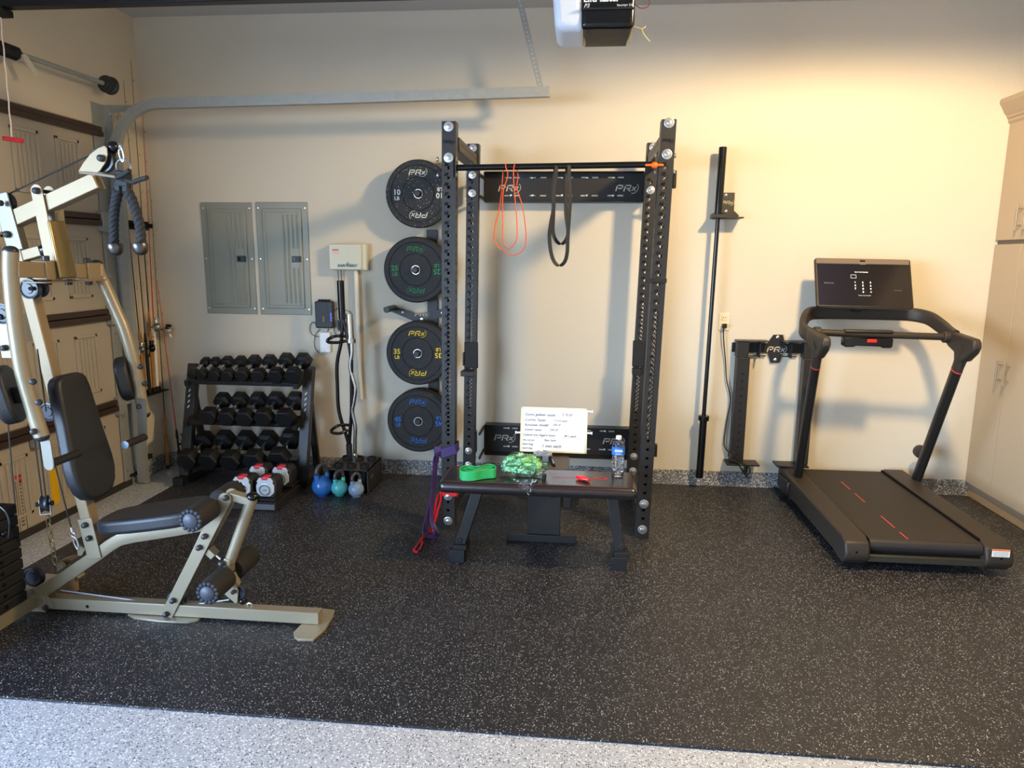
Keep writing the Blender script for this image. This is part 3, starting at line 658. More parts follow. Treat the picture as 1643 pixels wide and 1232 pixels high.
# ---- bands over the bar
def ribbon(name, pts, w, th, m, par, side, n=6, closed=True):
    sec = rrect(w, th, th*.45, 1)
    return MB().sweep(curve(pts, n, closed), sec, side=side, closed=closed, fixed=True).build(name, m, par)
t = thing('resistance_band', P(820, 265, Y=-1), 'thin orange resistance band looped over the pull up bar', 'resistance band', None)
yf, yb_ = FY+.018, FY+.062
g = lambda L: [P(x, y, Y=(yf if k == 'f' else yb_ if k == 'b' else FY+.04)) for x, y, k in L]
ORB = mat('orange rubber', (238, 88, 40), .5)
ribbon('orange_loop', g([(811, 264, 'm'), (811.5, 268, 'f'), (814.5, 282, 'f'), (807, 310, 'f'), (806.5, 350, 'f'), (806.5, 382, 'f'), (810, 394, 'f'), (817, 398.5, 'f'), (824, 393, 'f'), (829.5, 380, 'f'), (829, 350, 'f'), (825.5, 310, 'f'), (824, 285, 'f'), (824.5, 268, 'f'), (827, 264, 'm'), (829.5, 270, 'b'), (831, 284, 'b'), (829.5, 302, 'b'), (838, 330, 'b'), (842, 355, 'b'), (844, 383, 'b'), (840, 400, 'b'), (829, 408, 'b'), (816, 408, 'b'), (801, 397, 'b'), (793, 382, 'b'), (795, 360, 'b'), (800, 340, 'b'), (804.5, 310, 'b'), (807, 278, 'b')]), .010, .005, ORB, t, (0, 1, .01), 5)
t = thing('resistance_band', P(900, 265, Y=-1), 'wide black resistance band looped over the pull up bar', 'resistance band', None)
ribbon('black_loop', g([(893, 263, 'm'), (892.5, 270, 'f'), (892, 284, 'f'), (889, 310, 'f'), (888, 335, 'f'), (883.5, 360, 'f'), (881.5, 380, 'f'), (884, 405, 'f'), (890, 421, 'f'), (898, 426, 'f'), (906, 420, 'f'), (910, 405, 'f'), (911, 380, 'f'), (913, 350, 'f'), (915, 315, 'f'), (913.5, 285, 'f'), (913, 268, 'f'), (913, 263, 'm'), (910, 272, 'b'), (909, 300, 'b'), (908, 340, 'b'), (911, 365, 'b'), (911, 378, 'b'), (905, 389, 'b'), (898, 391, 'b'), (891, 384, 'b'), (887, 370, 'b'), (888, 340, 'b'), (888, 300, 'b'), (891, 272, 'b')]), .021, .005, RUB, t, (1, .3, 0), 5)
def PG(x, y, Y):
    p = P(x, y, Y=Y)
    return p if p.z > .012 else P(x, y, Z=.012)
# purple and red bands on the left upright
PUR = mat('purple rubber', (62, 44, 98), .5); RED = mat('red rubber', (214, 34, 50), .5)
t = thing('resistance_band', (-.76, -1.0, .5), 'purple resistance band looped round the front left rack upright', 'resistance band', None)
cx, cy, hh_ = -.736, FY+.038, .047
def wrap(z, tilt): 
    o = []
    for x, y in rrect(2*hh_, 2*hh_, .012, 2): o.append((cx+x, cy+y, z+tilt*x))
    return o
ribbon('post_loop', wrap(.475, .35), .055, .005, PUR, t, (0, 0, 1), 2)
zk = P(703, 724, Y=FY).z; MB().box((-.82, FY-.012, zk-.03), (-.775, FY+.012, zk+.03)).build('knot', PUR, t, bevel=.01, seg=3)
pts = [PG(x, y, FY-.03-dy) for x, y, dy in ((702, 727, 0), (698, 735, 0), (696, 760, .02), (694, 785, .02), (689, 815, .04), (682, 842, .08), (682, 856, .1), (690, 860, .1), (700, 859, .1), (699, 850, .08), (693, 835, .06), (693, 805, .03), (697, 775, .01), (699, 750, 0), (702, 735, 0))]
ribbon('hanging_loop', pts, .030, .005, PUR, t, (.5, .8, .3), 5)
t = thing('resistance_band', (-.76, -1.1, .2), 'red resistance band tied round the front left rack upright', 'resistance band', None)
ribbon('post_loop', wrap(.218, -.02), .022, .005, RED, t, (0, 0, 1), 2)
pts = [PG(x, y, FY-.02-dy) for x, y, dy in ((707, 790, 0), (702, 797, 0), (698, 815, .02), (696, 835, .03), (692, 853, .06), (680, 862, .1), (670, 873, .14), (664, 883, .16), (671, 884, .17), (677, 872, .15), (676, 863, .12), (690, 852, .08), (697, 838, .05), (702, 820, .02), (707, 803, 0))]
ribbon('hanging_loop', pts, .016, .005, RED, t, (.5, .8, .3), 5)
# ================================================================= FLAT BENCH
t = thing('flat_bench', (-.19, -1.42, 0), 'long black padded flat bench with red stitching in front of the rack', 'bench')
BX0, BX1, BY0, BY1 = -.69, .302, -1.585, -1.28
MB().box((BX0, BY0, .405), (BX1, BY1, .468)).build('pad', mat('black bench vinyl', (30, 27, 27), .3, 0, .6, bump=.1, bscale=60, coat=.3), t, bevel=.028, seg=5)
st_ = MB()
for z, g_ in ((.4675, .02), (.448, .001)):
    pts = [(BX0+(BX1-BX0)/2+x, (BY0+BY1)/2+y, z) for x, y in rrect(BX1-BX0-2*g_, BY1-BY0-2*g_, .035, 5)]
    st_.tube(pts, .0010, 5, closed=True, side=(0, 0, 1))
st_.build('red_stitching', mat('red thread', (112, 40, 40), .6), t)
l = MB(); l.box((-.12, -1.435, .4675), (.03, -1.431, .469)).box((.02, -1.44, .4675), (.05, -1.42, .469))
for k in range(16): a_ = 2*pi*k/16; l.box((.125+.03*math.cos(a_)-.006, -1.43+.02*math.sin(a_)-.003, .4675), (.125+.03*math.cos(a_)+.006, -1.43+.02*math.sin(a_)+.003, .469))
l.build('printed_mark', REDP, t)
for (xt, xb, nm) in ((-.50, -.605, 0), (.18, .235, 1)):
    for ys in (-1.44, -1.335):
        lg = MB().beam((xt, ys, .408), (xb, ys, .075), .052, .055).build('leg', BLK, t, bevel=.003)
        if ys < -1.4: MB().box((xb-.03, ys-.045, .066), (xb+.045, ys+.03, .095)).cyl((xb+.005, ys-.03, .115), (xb+.005, ys+.03, .115), .016).build('foot_joint', BLKM, lg, bevel=.004)
    MB().box((xb-.042, -1.485, 0.0), (xb+.03, -1.28, .066)).build('foot_bar', BLK, t, bevel=.003)
    MB().box((xb-.046, -1.49, 0.0), (xb+.034, -1.45, .069)).build('rubber_end_cap', RUB, t, bevel=.003)
MB().box((-.52, -1.415, .375), (.20, -1.365, .408)).build('under_rail', BLK, t, bevel=.003)
# adjustable bench behind it
t = thing('adjustable_bench', (-.18, -1.1, 0), 'black upright post bench with grey seat standing behind the flat bench', 'bench')
MB().box((-.268, -1.16, .043), (-.083, -1.12, .425)).build('seat_post', BLK, t, bevel=.003)
MB().logo((-.16, -1.1608, .285), X1, Z1, .030).build('engraved_lettering', NUM, t)
MB().box((-.383, -1.17, 0), (.01, -1.11, .043)).build('front_foot', BLK, t, bevel=.003)
MB().box((-.07, -1.15, .20), (-.025, -1.08, .35)).build('adjustment_block', BLKM, t, bevel=.004)
MB().beam((-.17, -1.12, .33), (-.17, -.42, .06), .05, .06, side=(1, 0, 0)).build('main_rail', BLK, t, bevel=.003)
MB().box((-.38, -.44, 0), (.02, -.38, .045)).build('rear_foot', BLK, t, bevel=.003)
sx0, sx1, sy0, sy1 = -.34, -.04, -1.275, -.975
poly = [(sx0+.03, sy0), (sx1-.03, sy0), (sx1-.008, sy0+.02), (sx1, sy0+.05), (sx1, sy1-.03), (sx1-.02, sy1), (sx1-.05, sy1), (sx1-.06, sy1-.02), (sx1-.085, sy1-.02), (sx1-.095, sy1), (sx0+.095, sy1), (sx0+.085, sy1-.02), (sx0+.06, sy1-.02), (sx0+.05, sy1), (sx0+.02, sy1), (sx0, sy1-.03), (sx0, sy0+.05), (sx0+.008, sy0+.02)]
MB().prism(poly, (0, 0, .44), X1, Y1, Z1, .03).build('seat_pad', mat('dark grey seat', (78, 70, 64), .6, bump=.2), t, bevel=.006, seg=3)
MB().beam((-.18, -.955, .47), (-.18, -.80, .60), .24, .045, side=(1, 0, 0)).build('backrest', VINYL, t, bevel=.012, seg=3)
MB().beam((-.18, -.90, .47), (-.18, -.78, .40), .05, .04, side=(1, 0, 0)).build('backrest_arm', BLK, t, bevel=.003)
# whiteboard
bl, br, trp, tl = P(834, 724, Y=-.985), P(941, 728, Y=-.985), P(943, 656, Y=-.93), P(837, 652, Y=-.93)
t = thing('whiteboard', (bl+br)/2, 'small white board with handwritten workout list propped on the bench seat', 'whiteboard')
U_ = (br-bl).normalized(); W_ = (br-bl).length; V_ = ((tl-bl)-U_*(tl-bl).dot(U_)).normalized(); H_ = ((tl-bl).length+(trp-br).length)/2; Nn = U_.cross(V_)
pb_ = lambda x, y, d=0: bl+U_*x+V_*y+Nn*d
MB().prism([(0, 0), (W_, 0), (W_, H_), (0, H_)], bl-Nn*.004, U_, V_, Nn, .006).build('board', mat('white dry erase', (246, 246, 244), .25, 0, .5), t)
fr = MB(); 
for a in ([(0, 0), (W_, 0), (W_, .009), (0, .009)], [(0, H_-.009), (W_, H_-.009), (W_, H_), (0, H_)], [(0, 0), (.009, 0), (.009, H_), (0, H_)], [(W_-.009, 0), (W_, 0), (W_, H_), (W_-.009, H_)]): fr.prism(a, bl-Nn*.002, U_, V_, Nn, .01)
fr.build('frame', mat('cream board frame', (232, 222, 186), .5), t)
tx = MB(); sx_, sy_ = W_/1250*11.74*.0+W_/107.5, H_/72.5
def wt(body, x, y, size=.0165, bold=0): tx.text(body, pb_((x-835)*sx_, (725-y)*sy_, .0012), U_, V_, size, depth=.0003, shear=.25, bold=bold)
for body, x, y, z in (('-Sumo goblet squat', 839.5, 666.5, .0235), ('3 X10', 901, 665.8, .024), ('-Curtsy Squat', 840, 675, .0225), ('3 X10 each', 888, 675, .017), ('-Romanian deadlift', 840, 683, .019), ('3X10', 887, 682, .02), ('-Scissor squat', 840, 690.5, .0185), ('3X10', 882, 690.5, .021), ('-Lateral one legged Squat', 838.5, 699, .0185), ('30 s each', 905, 699.5, .019), ('Ab circuit', 839, 707.5, .017), ('Bear hold', 874, 707, .017), ('dead bug', 838.5, 714, .017), ('bird dog', 839, 720.5, .017), ('1 min each', 870, 717, .0255)):
    wt(body, x, y, z)
tx.stroke([((838-835)*sx_, (725-701)*sy_), ((938-835)*sx_, (725-702)*sy_)], .0008, bl+Nn*.0012, U_, V_, .0003)
for k in range(5): y = 664+8.2*k; tx.stroke([((839-835)*sx_, (725-y-1)*sy_), ((843-835)*sx_, (725-y+6)*sy_)], .0007, bl+Nn*.0012, U_, V_, .0003)
tx.build('handwriting', mat('marker ink', (58, 58, 62), .6), t)
for x, y, s in ((0, .42, -1), (1, .46, 1), (1, .94, 1)):
    c = pb_(W_*x, H_*y); MB().beam(c-U_*s*.004, c+U_*s*.028, .012, .010, side=Nn).beam(c+U_*s*.024, c+U_*s*.03, .012, .018, side=Nn).build('magnet_clip', WHITEP, t, bevel=.001)
# items on the seat
ZS = .4555
t = thing('tape_measure', P(870, 742, Z=ZS), 'silver and black tape measure on the grey bench seat', 'tape measure')
c = P(870, 741, Z=ZS); hexp = [(.052, .012), (.035, .04), (-.035, .04), (-.052, .012), (-.052, -.03), (-.035, -.045), (.035, -.045), (.052, -.03)]
MB().prism(hexp, (c.x, c.y+.04, ZS+.022), X1, Y1, Z1, .044).build('body', mat('silver grey plastic', (150, 158, 166), .35, .3), t, bevel=.004)
MB().box((c.x-.048, c.y-.008, ZS+.006), (c.x-.0, c.y+.0, ZS+.034)).box((c.x+.034, c.y-.005, ZS+.008), (c.x+.053, c.y+.01, ZS+.034)).split('black_grip', BLKM, t, bevel=.002)
MB().lathe([(.034, 0), (.034, .005), (.026, .005), (.022, .0), (.034, 0)], (c.x, c.y+.04, ZS+.0445), (0, 0, 1), 8, close=False).build('rim', mat('silver grey plastic', (150, 158, 166), .35, .3), t)
t = thing('marker_pen', P(870, 745, Z=ZS), 'green marker pen lying in front of the tape measure', 'marker')
a, b = P(857, 745, Z=ZS+.011), P(878, 745.5, Z=ZS+.011)
MB().tube([a, a+(b-a)*.98, b], .0105, 14, scales=[.9, 1, .6]).build('barrel', mat('mint green plastic', (60, 190, 140), .4), t); MB().tube([a-(b-a)*.5, a], .0095, 14).build('cap', mat('dark green plastic', (20, 110, 60), .4), t)
t = thing('marker_pen', P(886, 745, Z=ZS), 'silver pen with a black tip beside the tape measure', 'marker')
a, b = P(883.5, 735, Z=ZS+.008), P(888.5, 744.5, Z=ZS+.008)
MB().tube([a, b], .0065, 12).build('barrel', CHROME, t); MB().tube([b, b+(b-a)*.22], .006, 12).build('black_tip', BLKM, t)
# on the flat bench
ZP = .4685
t = thing('resistance_band', P(765, 766, Z=ZP), 'folded light green resistance band standing on the left end of the bench', 'resistance band', None)
GRN = mat('light green rubber', (44, 168, 92), .5)
g1 = [P(x, y, Z=ZP+.027) for x, y in ((738, 760), (739, 756.5), (746, 754), (756, 754), (764, 755.5), (774, 754), (782, 751.5), (790, 752), (795, 755), (794, 759), (784, 760), (772, 761.5), (762, 763.5), (750, 764), (741, 763))]
sec = [(a_, b_) for a_, b_ in rrect(.050, .004, .0018, 1)]
MB().sweep(curve(g1, 5, True), sec, side=(0, 0, 1), closed=True, fixed=True).build('outer_fold', GRN, t)
g2 = [q+V((0, 0, -.001)) for q in [P(x, y, Z=ZP+.027) for x, y in ((744, 759.5), (750, 757), (758, 757.5), (764, 759), (776, 756.5), (786, 755), (789, 756.5), (780, 758.5), (764, 761), (752, 761.5))]]
MB().sweep(curve(g2, 5, True), sec, side=(0, 0, 1), closed=True, fixed=True).build('inner_fold', GRN, t)
# plastic bag of green bands
bc = P(839, 768, Z=ZP); t = thing('plastic_bag', bc, 'clear plastic bag full of green shredded material slumped on the bench', 'plastic bag')
bcen = V((bc.x-.008, bc.y+.058, ZP+.056)); rnd = random.Random(3)
def lump(mb, rx, ry, rz, sd, amp, sub=4, p=.0):
    r0 = random.Random(sd); bm2 = bmesh.new(); bmesh.ops.create_icosphere(bm2, subdivisions=sub, radius=1)
    ph = [(V((r0.uniform(-1, 1), r0.uniform(-1, 1), r0.uniform(-1, 1))).normalized()*r0.uniform(3, 11), r0.uniform(0, 6)) for _ in range(16)]
    for v in bm2.verts:
        n = v.co.normalized(); k = 1+amp*sum(math.sin(n.dot(d)+o_) for d, o_ in ph)/3
        v.co = V((n.x*rx*k, n.y*ry*k, max(-.054, n.z*rz*k)))+bcen
    me = bpy.data.meshes.new('x'); bm2.to_mesh(me); mb.bm.from_mesh(me); bpy.data.meshes.remove(me); bm2.free(); return mb
strands = MB()
for k in range(420):
    a_ = rnd.uniform(0, 2*pi); e_ = rnd.uniform(-.6, pi/2); rr = rnd.uniform(.55, .97); 
    c = V((math.cos(a_)*math.cos(e_)*.104*rr, math.sin(a_)*math.cos(e_)*.062*rr, max(-.042, math.sin(e_)*.054*rr)))
    d = V((rnd.uniform(-1, 1), rnd.uniform(-1, 1), rnd.uniform(-.5, .5))).normalized(); q = d.orthogonal().normalized()
    L_ = rnd.uniform(.010, .022)
    pts = [bcen+c+d*L_*(j-2)/2+q*.006*math.sin(j*1.6+k) for j in range(5)]
    strands.sweep(pts, [(-.0035, -.0006), (.0035, -.0006), (.0035, .0006), (-.0035, .0006)], side=q)
strands.build('green_shreds', mat('bright green plastic', (168, 240, 176), .4, noise=.35, nscale=25), t, kind='stuff')
lump(MB(), .094, .052, .046, 5, .10).build('green_filling', mat('green filling', (140, 222, 150), .6, noise=.35, nscale=40), t)
FILM = bpy.data.materials.new('clear crinkled film'); FILM.use_nodes = True; nt = FILM.node_tree; nt.nodes.clear(); N = nt.nodes.new
o_ = N('ShaderNodeOutputMaterial'); mxs = N('ShaderNodeMixShader'); tr_ = N('ShaderNodeBsdfTransparent'); gl = N('ShaderNodeBsdfGlossy'); gl.inputs['Roughness'].default_value = .08; tr_.inputs[0].default_value = (1, 1, 1, 1)
fr_ = N('ShaderNodeFresnel'); fr_.inputs[0].default_value = 1.55; mm = N('ShaderNodeMath'); mm.operation = 'MULTIPLY_ADD'; mm.inputs[1].default_value = .9; mm.inputs[2].default_value = .03
nt.links.new(fr_.outputs[0], mm.inputs[0]); nt.links.new(mm.outputs[0], mxs.inputs[0]); nt.links.new(tr_.outputs[0], mxs.inputs[1]); nt.links.new(gl.outputs[0], mxs.inputs[2]); nt.links.new(mxs.outputs[0], o_.inputs[0])
nn = N('ShaderNodeTexNoise'); nn.inputs['Scale'].default_value = 60; tcc = N('ShaderNodeTexCoord'); nt.links.new(tcc.outputs['Object'], nn.inputs['Vector']); bp = N('ShaderNodeBump'); bp.inputs['Strength'].default_value = 1; bp.inputs['Distance'].default_value = .02; nt.links.new(nn.outputs['Fac'], bp.inputs['Height']); nt.links.new(bp.outputs['Normal'], gl.inputs['Normal'])
lump(MB(), .114, .068, .058, 9, .13, 5).build('clear_film', FILM, t, ang=20)
q0, q1, q2 = P(822, 768, Y=-1.60), P(862, 768, Y=-1.60), P(849, 793, Y=-1.60)
fl = MB(); rows = 12
gr = []
for i in range(rows+1):
    v_ = i/rows; a, b = q0.lerp(q2, v_), q1.lerp(q2, v_); gr.append([fl.bm.verts.new(a.lerp(b, j/8)+V((0, .012*math.sin(j*2.1+i*.9)*(1-v_*.6)-.01, 0))) for j in range(9)])
for i in range(rows):
    for j in range(8): fl.bm.faces.new((gr[i][j], gr[i][j+1], gr[i+1][j+1], gr[i+1][j]))
FILM2 = FILM.copy(); FILM2.name = 'crinkled film tail'; [setattr(n.inputs[2], 'default_value', .16) for n in FILM2.node_tree.nodes if n.type == 'MATH']
fl.build('film_tail', FILM2, t, ang=20)
t = thing('utility_knife', P(935, 768, Z=ZP), 'red folding utility knife on the bench beside the red print', 'knife')
a, b = P(926, 764.5, Z=ZP+.012), P(945, 770.5, Z=ZP+.010)
MB().sweep([a, a.lerp(b, .3), a.lerp(b, .7), b], rrect(.03, .018, .006, 2), side=(.3, .9, 0), scales=[.7, 1.1, 1, .7]).build('handle', mat('red knife plastic', (226, 34, 34), .35), t)
MB().beam(a+V((.01, -.016, -.006)), b+V((-.008, -.016, -.004)), .006, .009).build('black_grip', BLKM, t, bevel=.002)
t = thing('small_black_knob', P(872, 765, Z=ZP), 'tiny black metal part on the bench right of the plastic bag', 'knob')
c = P(873, 766, Z=ZP+.008); MB().cyl(c+V((0, 0, -.008)), c+V((0, 0, .010)), .011).build('knob_base', BLKM, t); MB().cyl(c+V((-.006, 0, .012)), c+V((.012, 0, .012)), .008).build('knob_body', BLKM, t)
# water bottle
bt0 = P(991, 766, Z=ZP); bt0 = V((bt0.x, bt0.y+.02, ZP)); t = thing('water_bottle', bt0, 'clear plastic water bottle with a blue label on the right end of the bench', 'bottle')
PET = mat('clear pet plastic', (255, 255, 255), .04, trans=1, ior=1.2); WAT = mat('water', (250, 252, 255), .0, trans=1, ior=1.33)
prof = [(.0, .004), (.022, .0), (.031, .006), (.032, .02)]
for k in range(9): z = .025+.0095*k; prof += [(.0325 if k % 2 else .030, z)]
prof += [(.0295, .115), (.0325, .122), (.0325, .158), (.032, .166), (.029, .176), (.022, .190), (.0145, .199), (.0125, .203), (.0125, .210)]
inner = [(max(0, r-.0012), z) for r, z in prof if z > .003][::-1]+[(0, .006)]
MB().lathe(prof, bt0, (0, 0, 1), 40, close=False).build('bottle_shell', FILM, t, ang=50)
MB().lathe([(0, .005)]+[(r-.0015, z+.001) for r, z in prof[1:-4]]+[(0, .189)], bt0, (0, 0, 1), 40, close=False).build('water', WAT, t, ang=50)
MB().lathe([(.0331, .119), (.0331, .161)], bt0, (0, 0, 1), 40, close=False).build('blue_label', mat('blue label', (44, 110, 190), .4), t)
lt = MB(); lt.text('WATER', V((bt0.x-.023, bt0.y-.034, bt0.z+.138)), X1, Z1, .014, bold=.0006) ; lt.box((bt0.x-.02, bt0.y-.0338, bt0.z+.126), (bt0.x+.022, bt0.y-.0333, bt0.z+.130))
lt.bm.free(); lt = MB()
for k, (z, w_) in enumerate(((.147, .018), (.140, .022), (.128, .016))): lt.tube([bt0+V((.0335*math.sin(a_), -.0335*math.cos(a_), z)) for a_ in [(-w_+2*w_*j/8)/.033 for j in range(9)]], .0022 if k < 2 else .0012, 5)
lt.build('label_print', WHITEP, t)
MB().lathe([(.014, .198), (.0145, .199), (.0145, .214), (.013, .216), (0, .216)], bt0, (0, 0, 1), 28).build('white_cap', WHITEP, t)
# ================================================================= DUMBBELL RACK
t = thing('dumbbell_rack', (-2.33, -.3, 0), 'black three tier dumbbell rack with slanted side posts against the back wall', 'dumbbell rack')
BLU = BLK
for x, lab in ((-2.735, -.47), (-1.885, -.41)):
    p0, p1 = V((x, -.385, .045)), V((x, -.17, .81))
    MB().beam(p0, p1, .07, .055, side=(1, 0, 0)).build('side_post', BLK, t, bevel=.004)
    MB().box((x-.03, lab, 0), (x+.03, -.06, .05)).build('base_rail', BLK, t, bevel=.004)
    MB().box((x-.036, lab-.02, 0), (x+.036, lab+.03, .058)).build('rubber_foot', RUB, t, bevel=.004)
    MB().beam((x, -.10, .04), (x, -.20, .60), .045, .03, side=(1, 0, 0)).build('rear_brace', BLK, t, bevel=.003)
    h = MB(); ax = (p1-p0).normalized()
    for k in range(4):
        c = p0+ax*(.60-.038*k); h.beam(c-ax*.010+V((-.006+.0, -.0325, .01)), c+ax*.008+V((.006, -.0325, .01)), .009, .002, side=(1, 0, .3))
    h.split('white_slot', mat('slot showing pale wall', (196, 196, 190), .6), t)
TIERS = [(.755, -.27), (.48, -.32), (.165, -.35)]
for z, y in TIERS:
    s_ = MB(); an = .32
    for dy, dz in ((-.035, -.035), (.04, -.015)):
        s_.beam((-2.70, y+dy, z+dz-.01), (-1.93, y+dy, z+dz-.01), .05, .028, side=(0, 1, .3))
    s_.split('shelf_rail', BLK, t, bevel=.003)
    for x in (-2.705, -1.925): MB().beam((x, y-.07, z-.06), (x, y+.13, z-.015), .035, .04, side=(1, 0, 0)).build('shelf_bracket', BLK, t, bevel=.003)
def dumbbell(pf, pr_, R, T, label, grp):
    """hex dumbbell; pf / pr_ centres of front and rear heads"""
    c = (pf+pr_)/2; d = (pr_-pf); d.normalize(); u = d.cross(Z1).normalized(); w = u.cross(d)
    t = thing('hex_dumbbell', c, label, 'dumbbell', grp)
    for s, p in ((-1, pf), (1, pr_)):
        h = MB(); rings = []
        for k, (r, a) in enumerate(((R*.72, -T/2), (R, -T/2+T*.2), (R, T/2-T*.12), (R*.9, T/2))):
            rings.append([h.bm.verts.new(p+d*s*a*-1*-1+(u*math.cos(pi/3*j)+w*math.sin(pi/3*j))*r) for j in range(6)])
        rings = rings if True else rings
        for A, B in zip(rings, rings[1:]):
            for j in range(6): h.bm.faces.new((A[j], A[(j+1) % 6], B[(j+1) % 6], B[j]))
        h.bm.faces.new(rings[0]); h.bm.faces.new(rings[-1]); h.build('hex_head', HEX, t, bevel=.003, seg=2)
    L = (pr_-pf).length; n = 9
    MB().tube([pf+(pr_-pf)*(.15+.7*k/(n-1)) for k in range(n)], .0155, 14, scales=[.72, .8, .95, 1.05, 1.1, 1.05, .95, .8, .72]).build('chrome_handle', CHROME, t, bevel=0)
    return t
def axis_pair(fx, fy, rx, ry, Y0, half, dz):
    """front head centre at px; rear head along +Y raised by dz"""
    a = P(fx, fy, Y=Y0-half); b = P(rx, ry, Y=Y0+half)
    x = (a.x+b.x)/2; a.x = x+(a.x-x)*.35; b.x = x+(b.x-x)*.35
    return a, b
ordn = ['first', 'second', 'third', 'fourth', 'fifth', 'sixth', 'seventh', 'eighth']
f1 = [(311.6, 599), (326, 599.5), (346, 600), (366, 601), (389.6, 600.5), (416, 601), (444, 601), (472, 601)]; r1 = [(329, 581.5), (345, 581.5), (365, 581.5), (387, 581.5), (409, 580.5), (433, 580.5), (460, 579), (486.5, 579.5)]
rad = [.037, .038, .046, .048, .051, .053, .059, .062]
for k in range(8):
    a, b = axis_pair(*f1[k], *r1[k], -.27, .085, 0); dumbbell(a, b, rad[k], .06+rad[k]*.3, f'{"small " if k < 2 else ""}black hex dumbbell, {ordn[k]} from the left on the top tier of the rack', 'hex dumbbells on the rack')
f2 = [(338, 666), (366, 668), (394, 668.5), (424, 668), (459, 669)]; r2 = [(357, 643), (385, 643), (415, 643), (444, 643), (474, 643.5)]
for k in range(5):
    a, b = axis_pair(*f2[k], *r2[k], -.32, .095, 0); dumbbell(a, b, .063+.002*k, .085, f'black hex dumbbell, {ordn[k]} from the left on the middle tier of the rack', 'hex dumbbells on the rack')
f3 = [(302, 735), (336, 735.5), (371, 737), (408, 736), (449, 733)]; r3 = [(329.5, 707), (362, 706), (396.5, 707), (431, 707), (466, 704)]
for k in range(5):
    a, b = axis_pair(*f3[k], *r3[k], -.35, .10, 0); dumbbell(a, b, .073+.0015*k, .10, f'large black hex dumbbell, {ordn[k]} from the left on the bottom tier of the rack', 'hex dumbbells on the rack')
# ================================================================= ADJUSTABLE DUMBBELLS
WR = mat('white blue plastic', (206, 216, 226), .35); DKG = mat('dark grey plate', (44, 44, 46), .5)
tray = thing('dumbbell_tray', (-1.93, -.65, 0), 'low black tray carrying the two adjustable dumbbells', 'dumbbell stand')
TZ = .05
for nm, (xa, xb) in (('left', (-2.14, -1.965)), ('right', (-1.995, -1.845))): pass
MB().hexa([(-2.16, -.87, 0), (-1.86, -.87, 0), (-1.85, -.46, 0), (-2.15, -.46, 0)], [(-2.145, -.85, TZ), (-1.875, -.85, TZ), (-1.865, -.475, TZ), (-2.135, -.475, TZ)]).build('tray_base', BLKM, tray, bevel=.006, seg=3)
MB().box((-2.01, -.876, .006), (-1.872, -.868, .042)).build('front_face', mat('grey blue plastic', (104, 110, 122), .4), tray, bevel=.003)
for x in (-2.085, -1.93):
    for y in (-.79, -.52): MB().box((x-.055, y-.06, TZ), (x+.055, y+.06, TZ+.025)).build('cradle', BLKM, tray, bevel=.006)
def adj(x, dx, label):
    zc = .145; c = V((x, -.655, zc)); t = thing('adjustable_dumbbell', c, label, 'dumbbell', 'adjustable dumbbells')
    for s, y in ((-1, -.80), (1, -.575)):
        out = [(-.052, -.066), (.052, -.066), (.070, -.02), (.066, .04), (.044, .066), (-.044, .066), (-.066, .04), (-.070, -.02)]
        hd = MB().prism(out, (x, y, zc), X1, Z1, Y1, .11).build('weight_head', DKG, t, bevel=.008, seg=3)
        for k in (-1, 0, 1): MB().prism([(p*1.02, q*1.02) for p, q in out], (x, y+k*.036, zc), X1, Z1, Y1, .006).build('plate_rib', BLKM, hd)
        fy = y-.0585; w_ = [(-.056, -.028), (-.030, -.052), (.030, -.052), (.056, -.028), (.058, .018), (.048, .030), (.052, .046), (.036, .068), (.022, .064), (.0, .060), (-.022, .064), (-.036, .068), (-.052, .046), (-.048, .030), (-.058, .018)]
        fp = MB().prism(w_, (x, fy-.004, zc), X1, Z1, Y1, .012).build('white_face_plate', WR, t, bevel=.003)
        MB().lathe([(.041, 0), (.041, .004), (.035, .005), (.034, .002), (.030, .002), (.029, .006), (.0, .006)], (x, fy-.008, zc-.010), (0, -1, 0), 36).build('dial', mat('pale dial', (190, 200, 204), .3, .3), t)
        MB().box((x-.013, fy-.0155, zc-.012), (x+.013, fy-.0142, zc-.009)).build('dial_print', NUM, t)
        MB().box((x-.022, fy-.012, zc+.050), (x+.022, fy+.05, zc+.074)).build('red_button', mat('coral red plastic', (222, 66, 84), .4), t, bevel=.008, seg=3)
    MB().cyl((x, -.73, zc), (x, -.58, zc), .019).build('handle', mat('dark handle', (60, 58, 56), .35, .6), t)
    return t
adj(-2.085, 0, 'adjustable dumbbell with white ends and red buttons, left one on the tray')
adj(-1.93, 0, 'adjustable dumbbell with white ends and red buttons, right one on the tray')
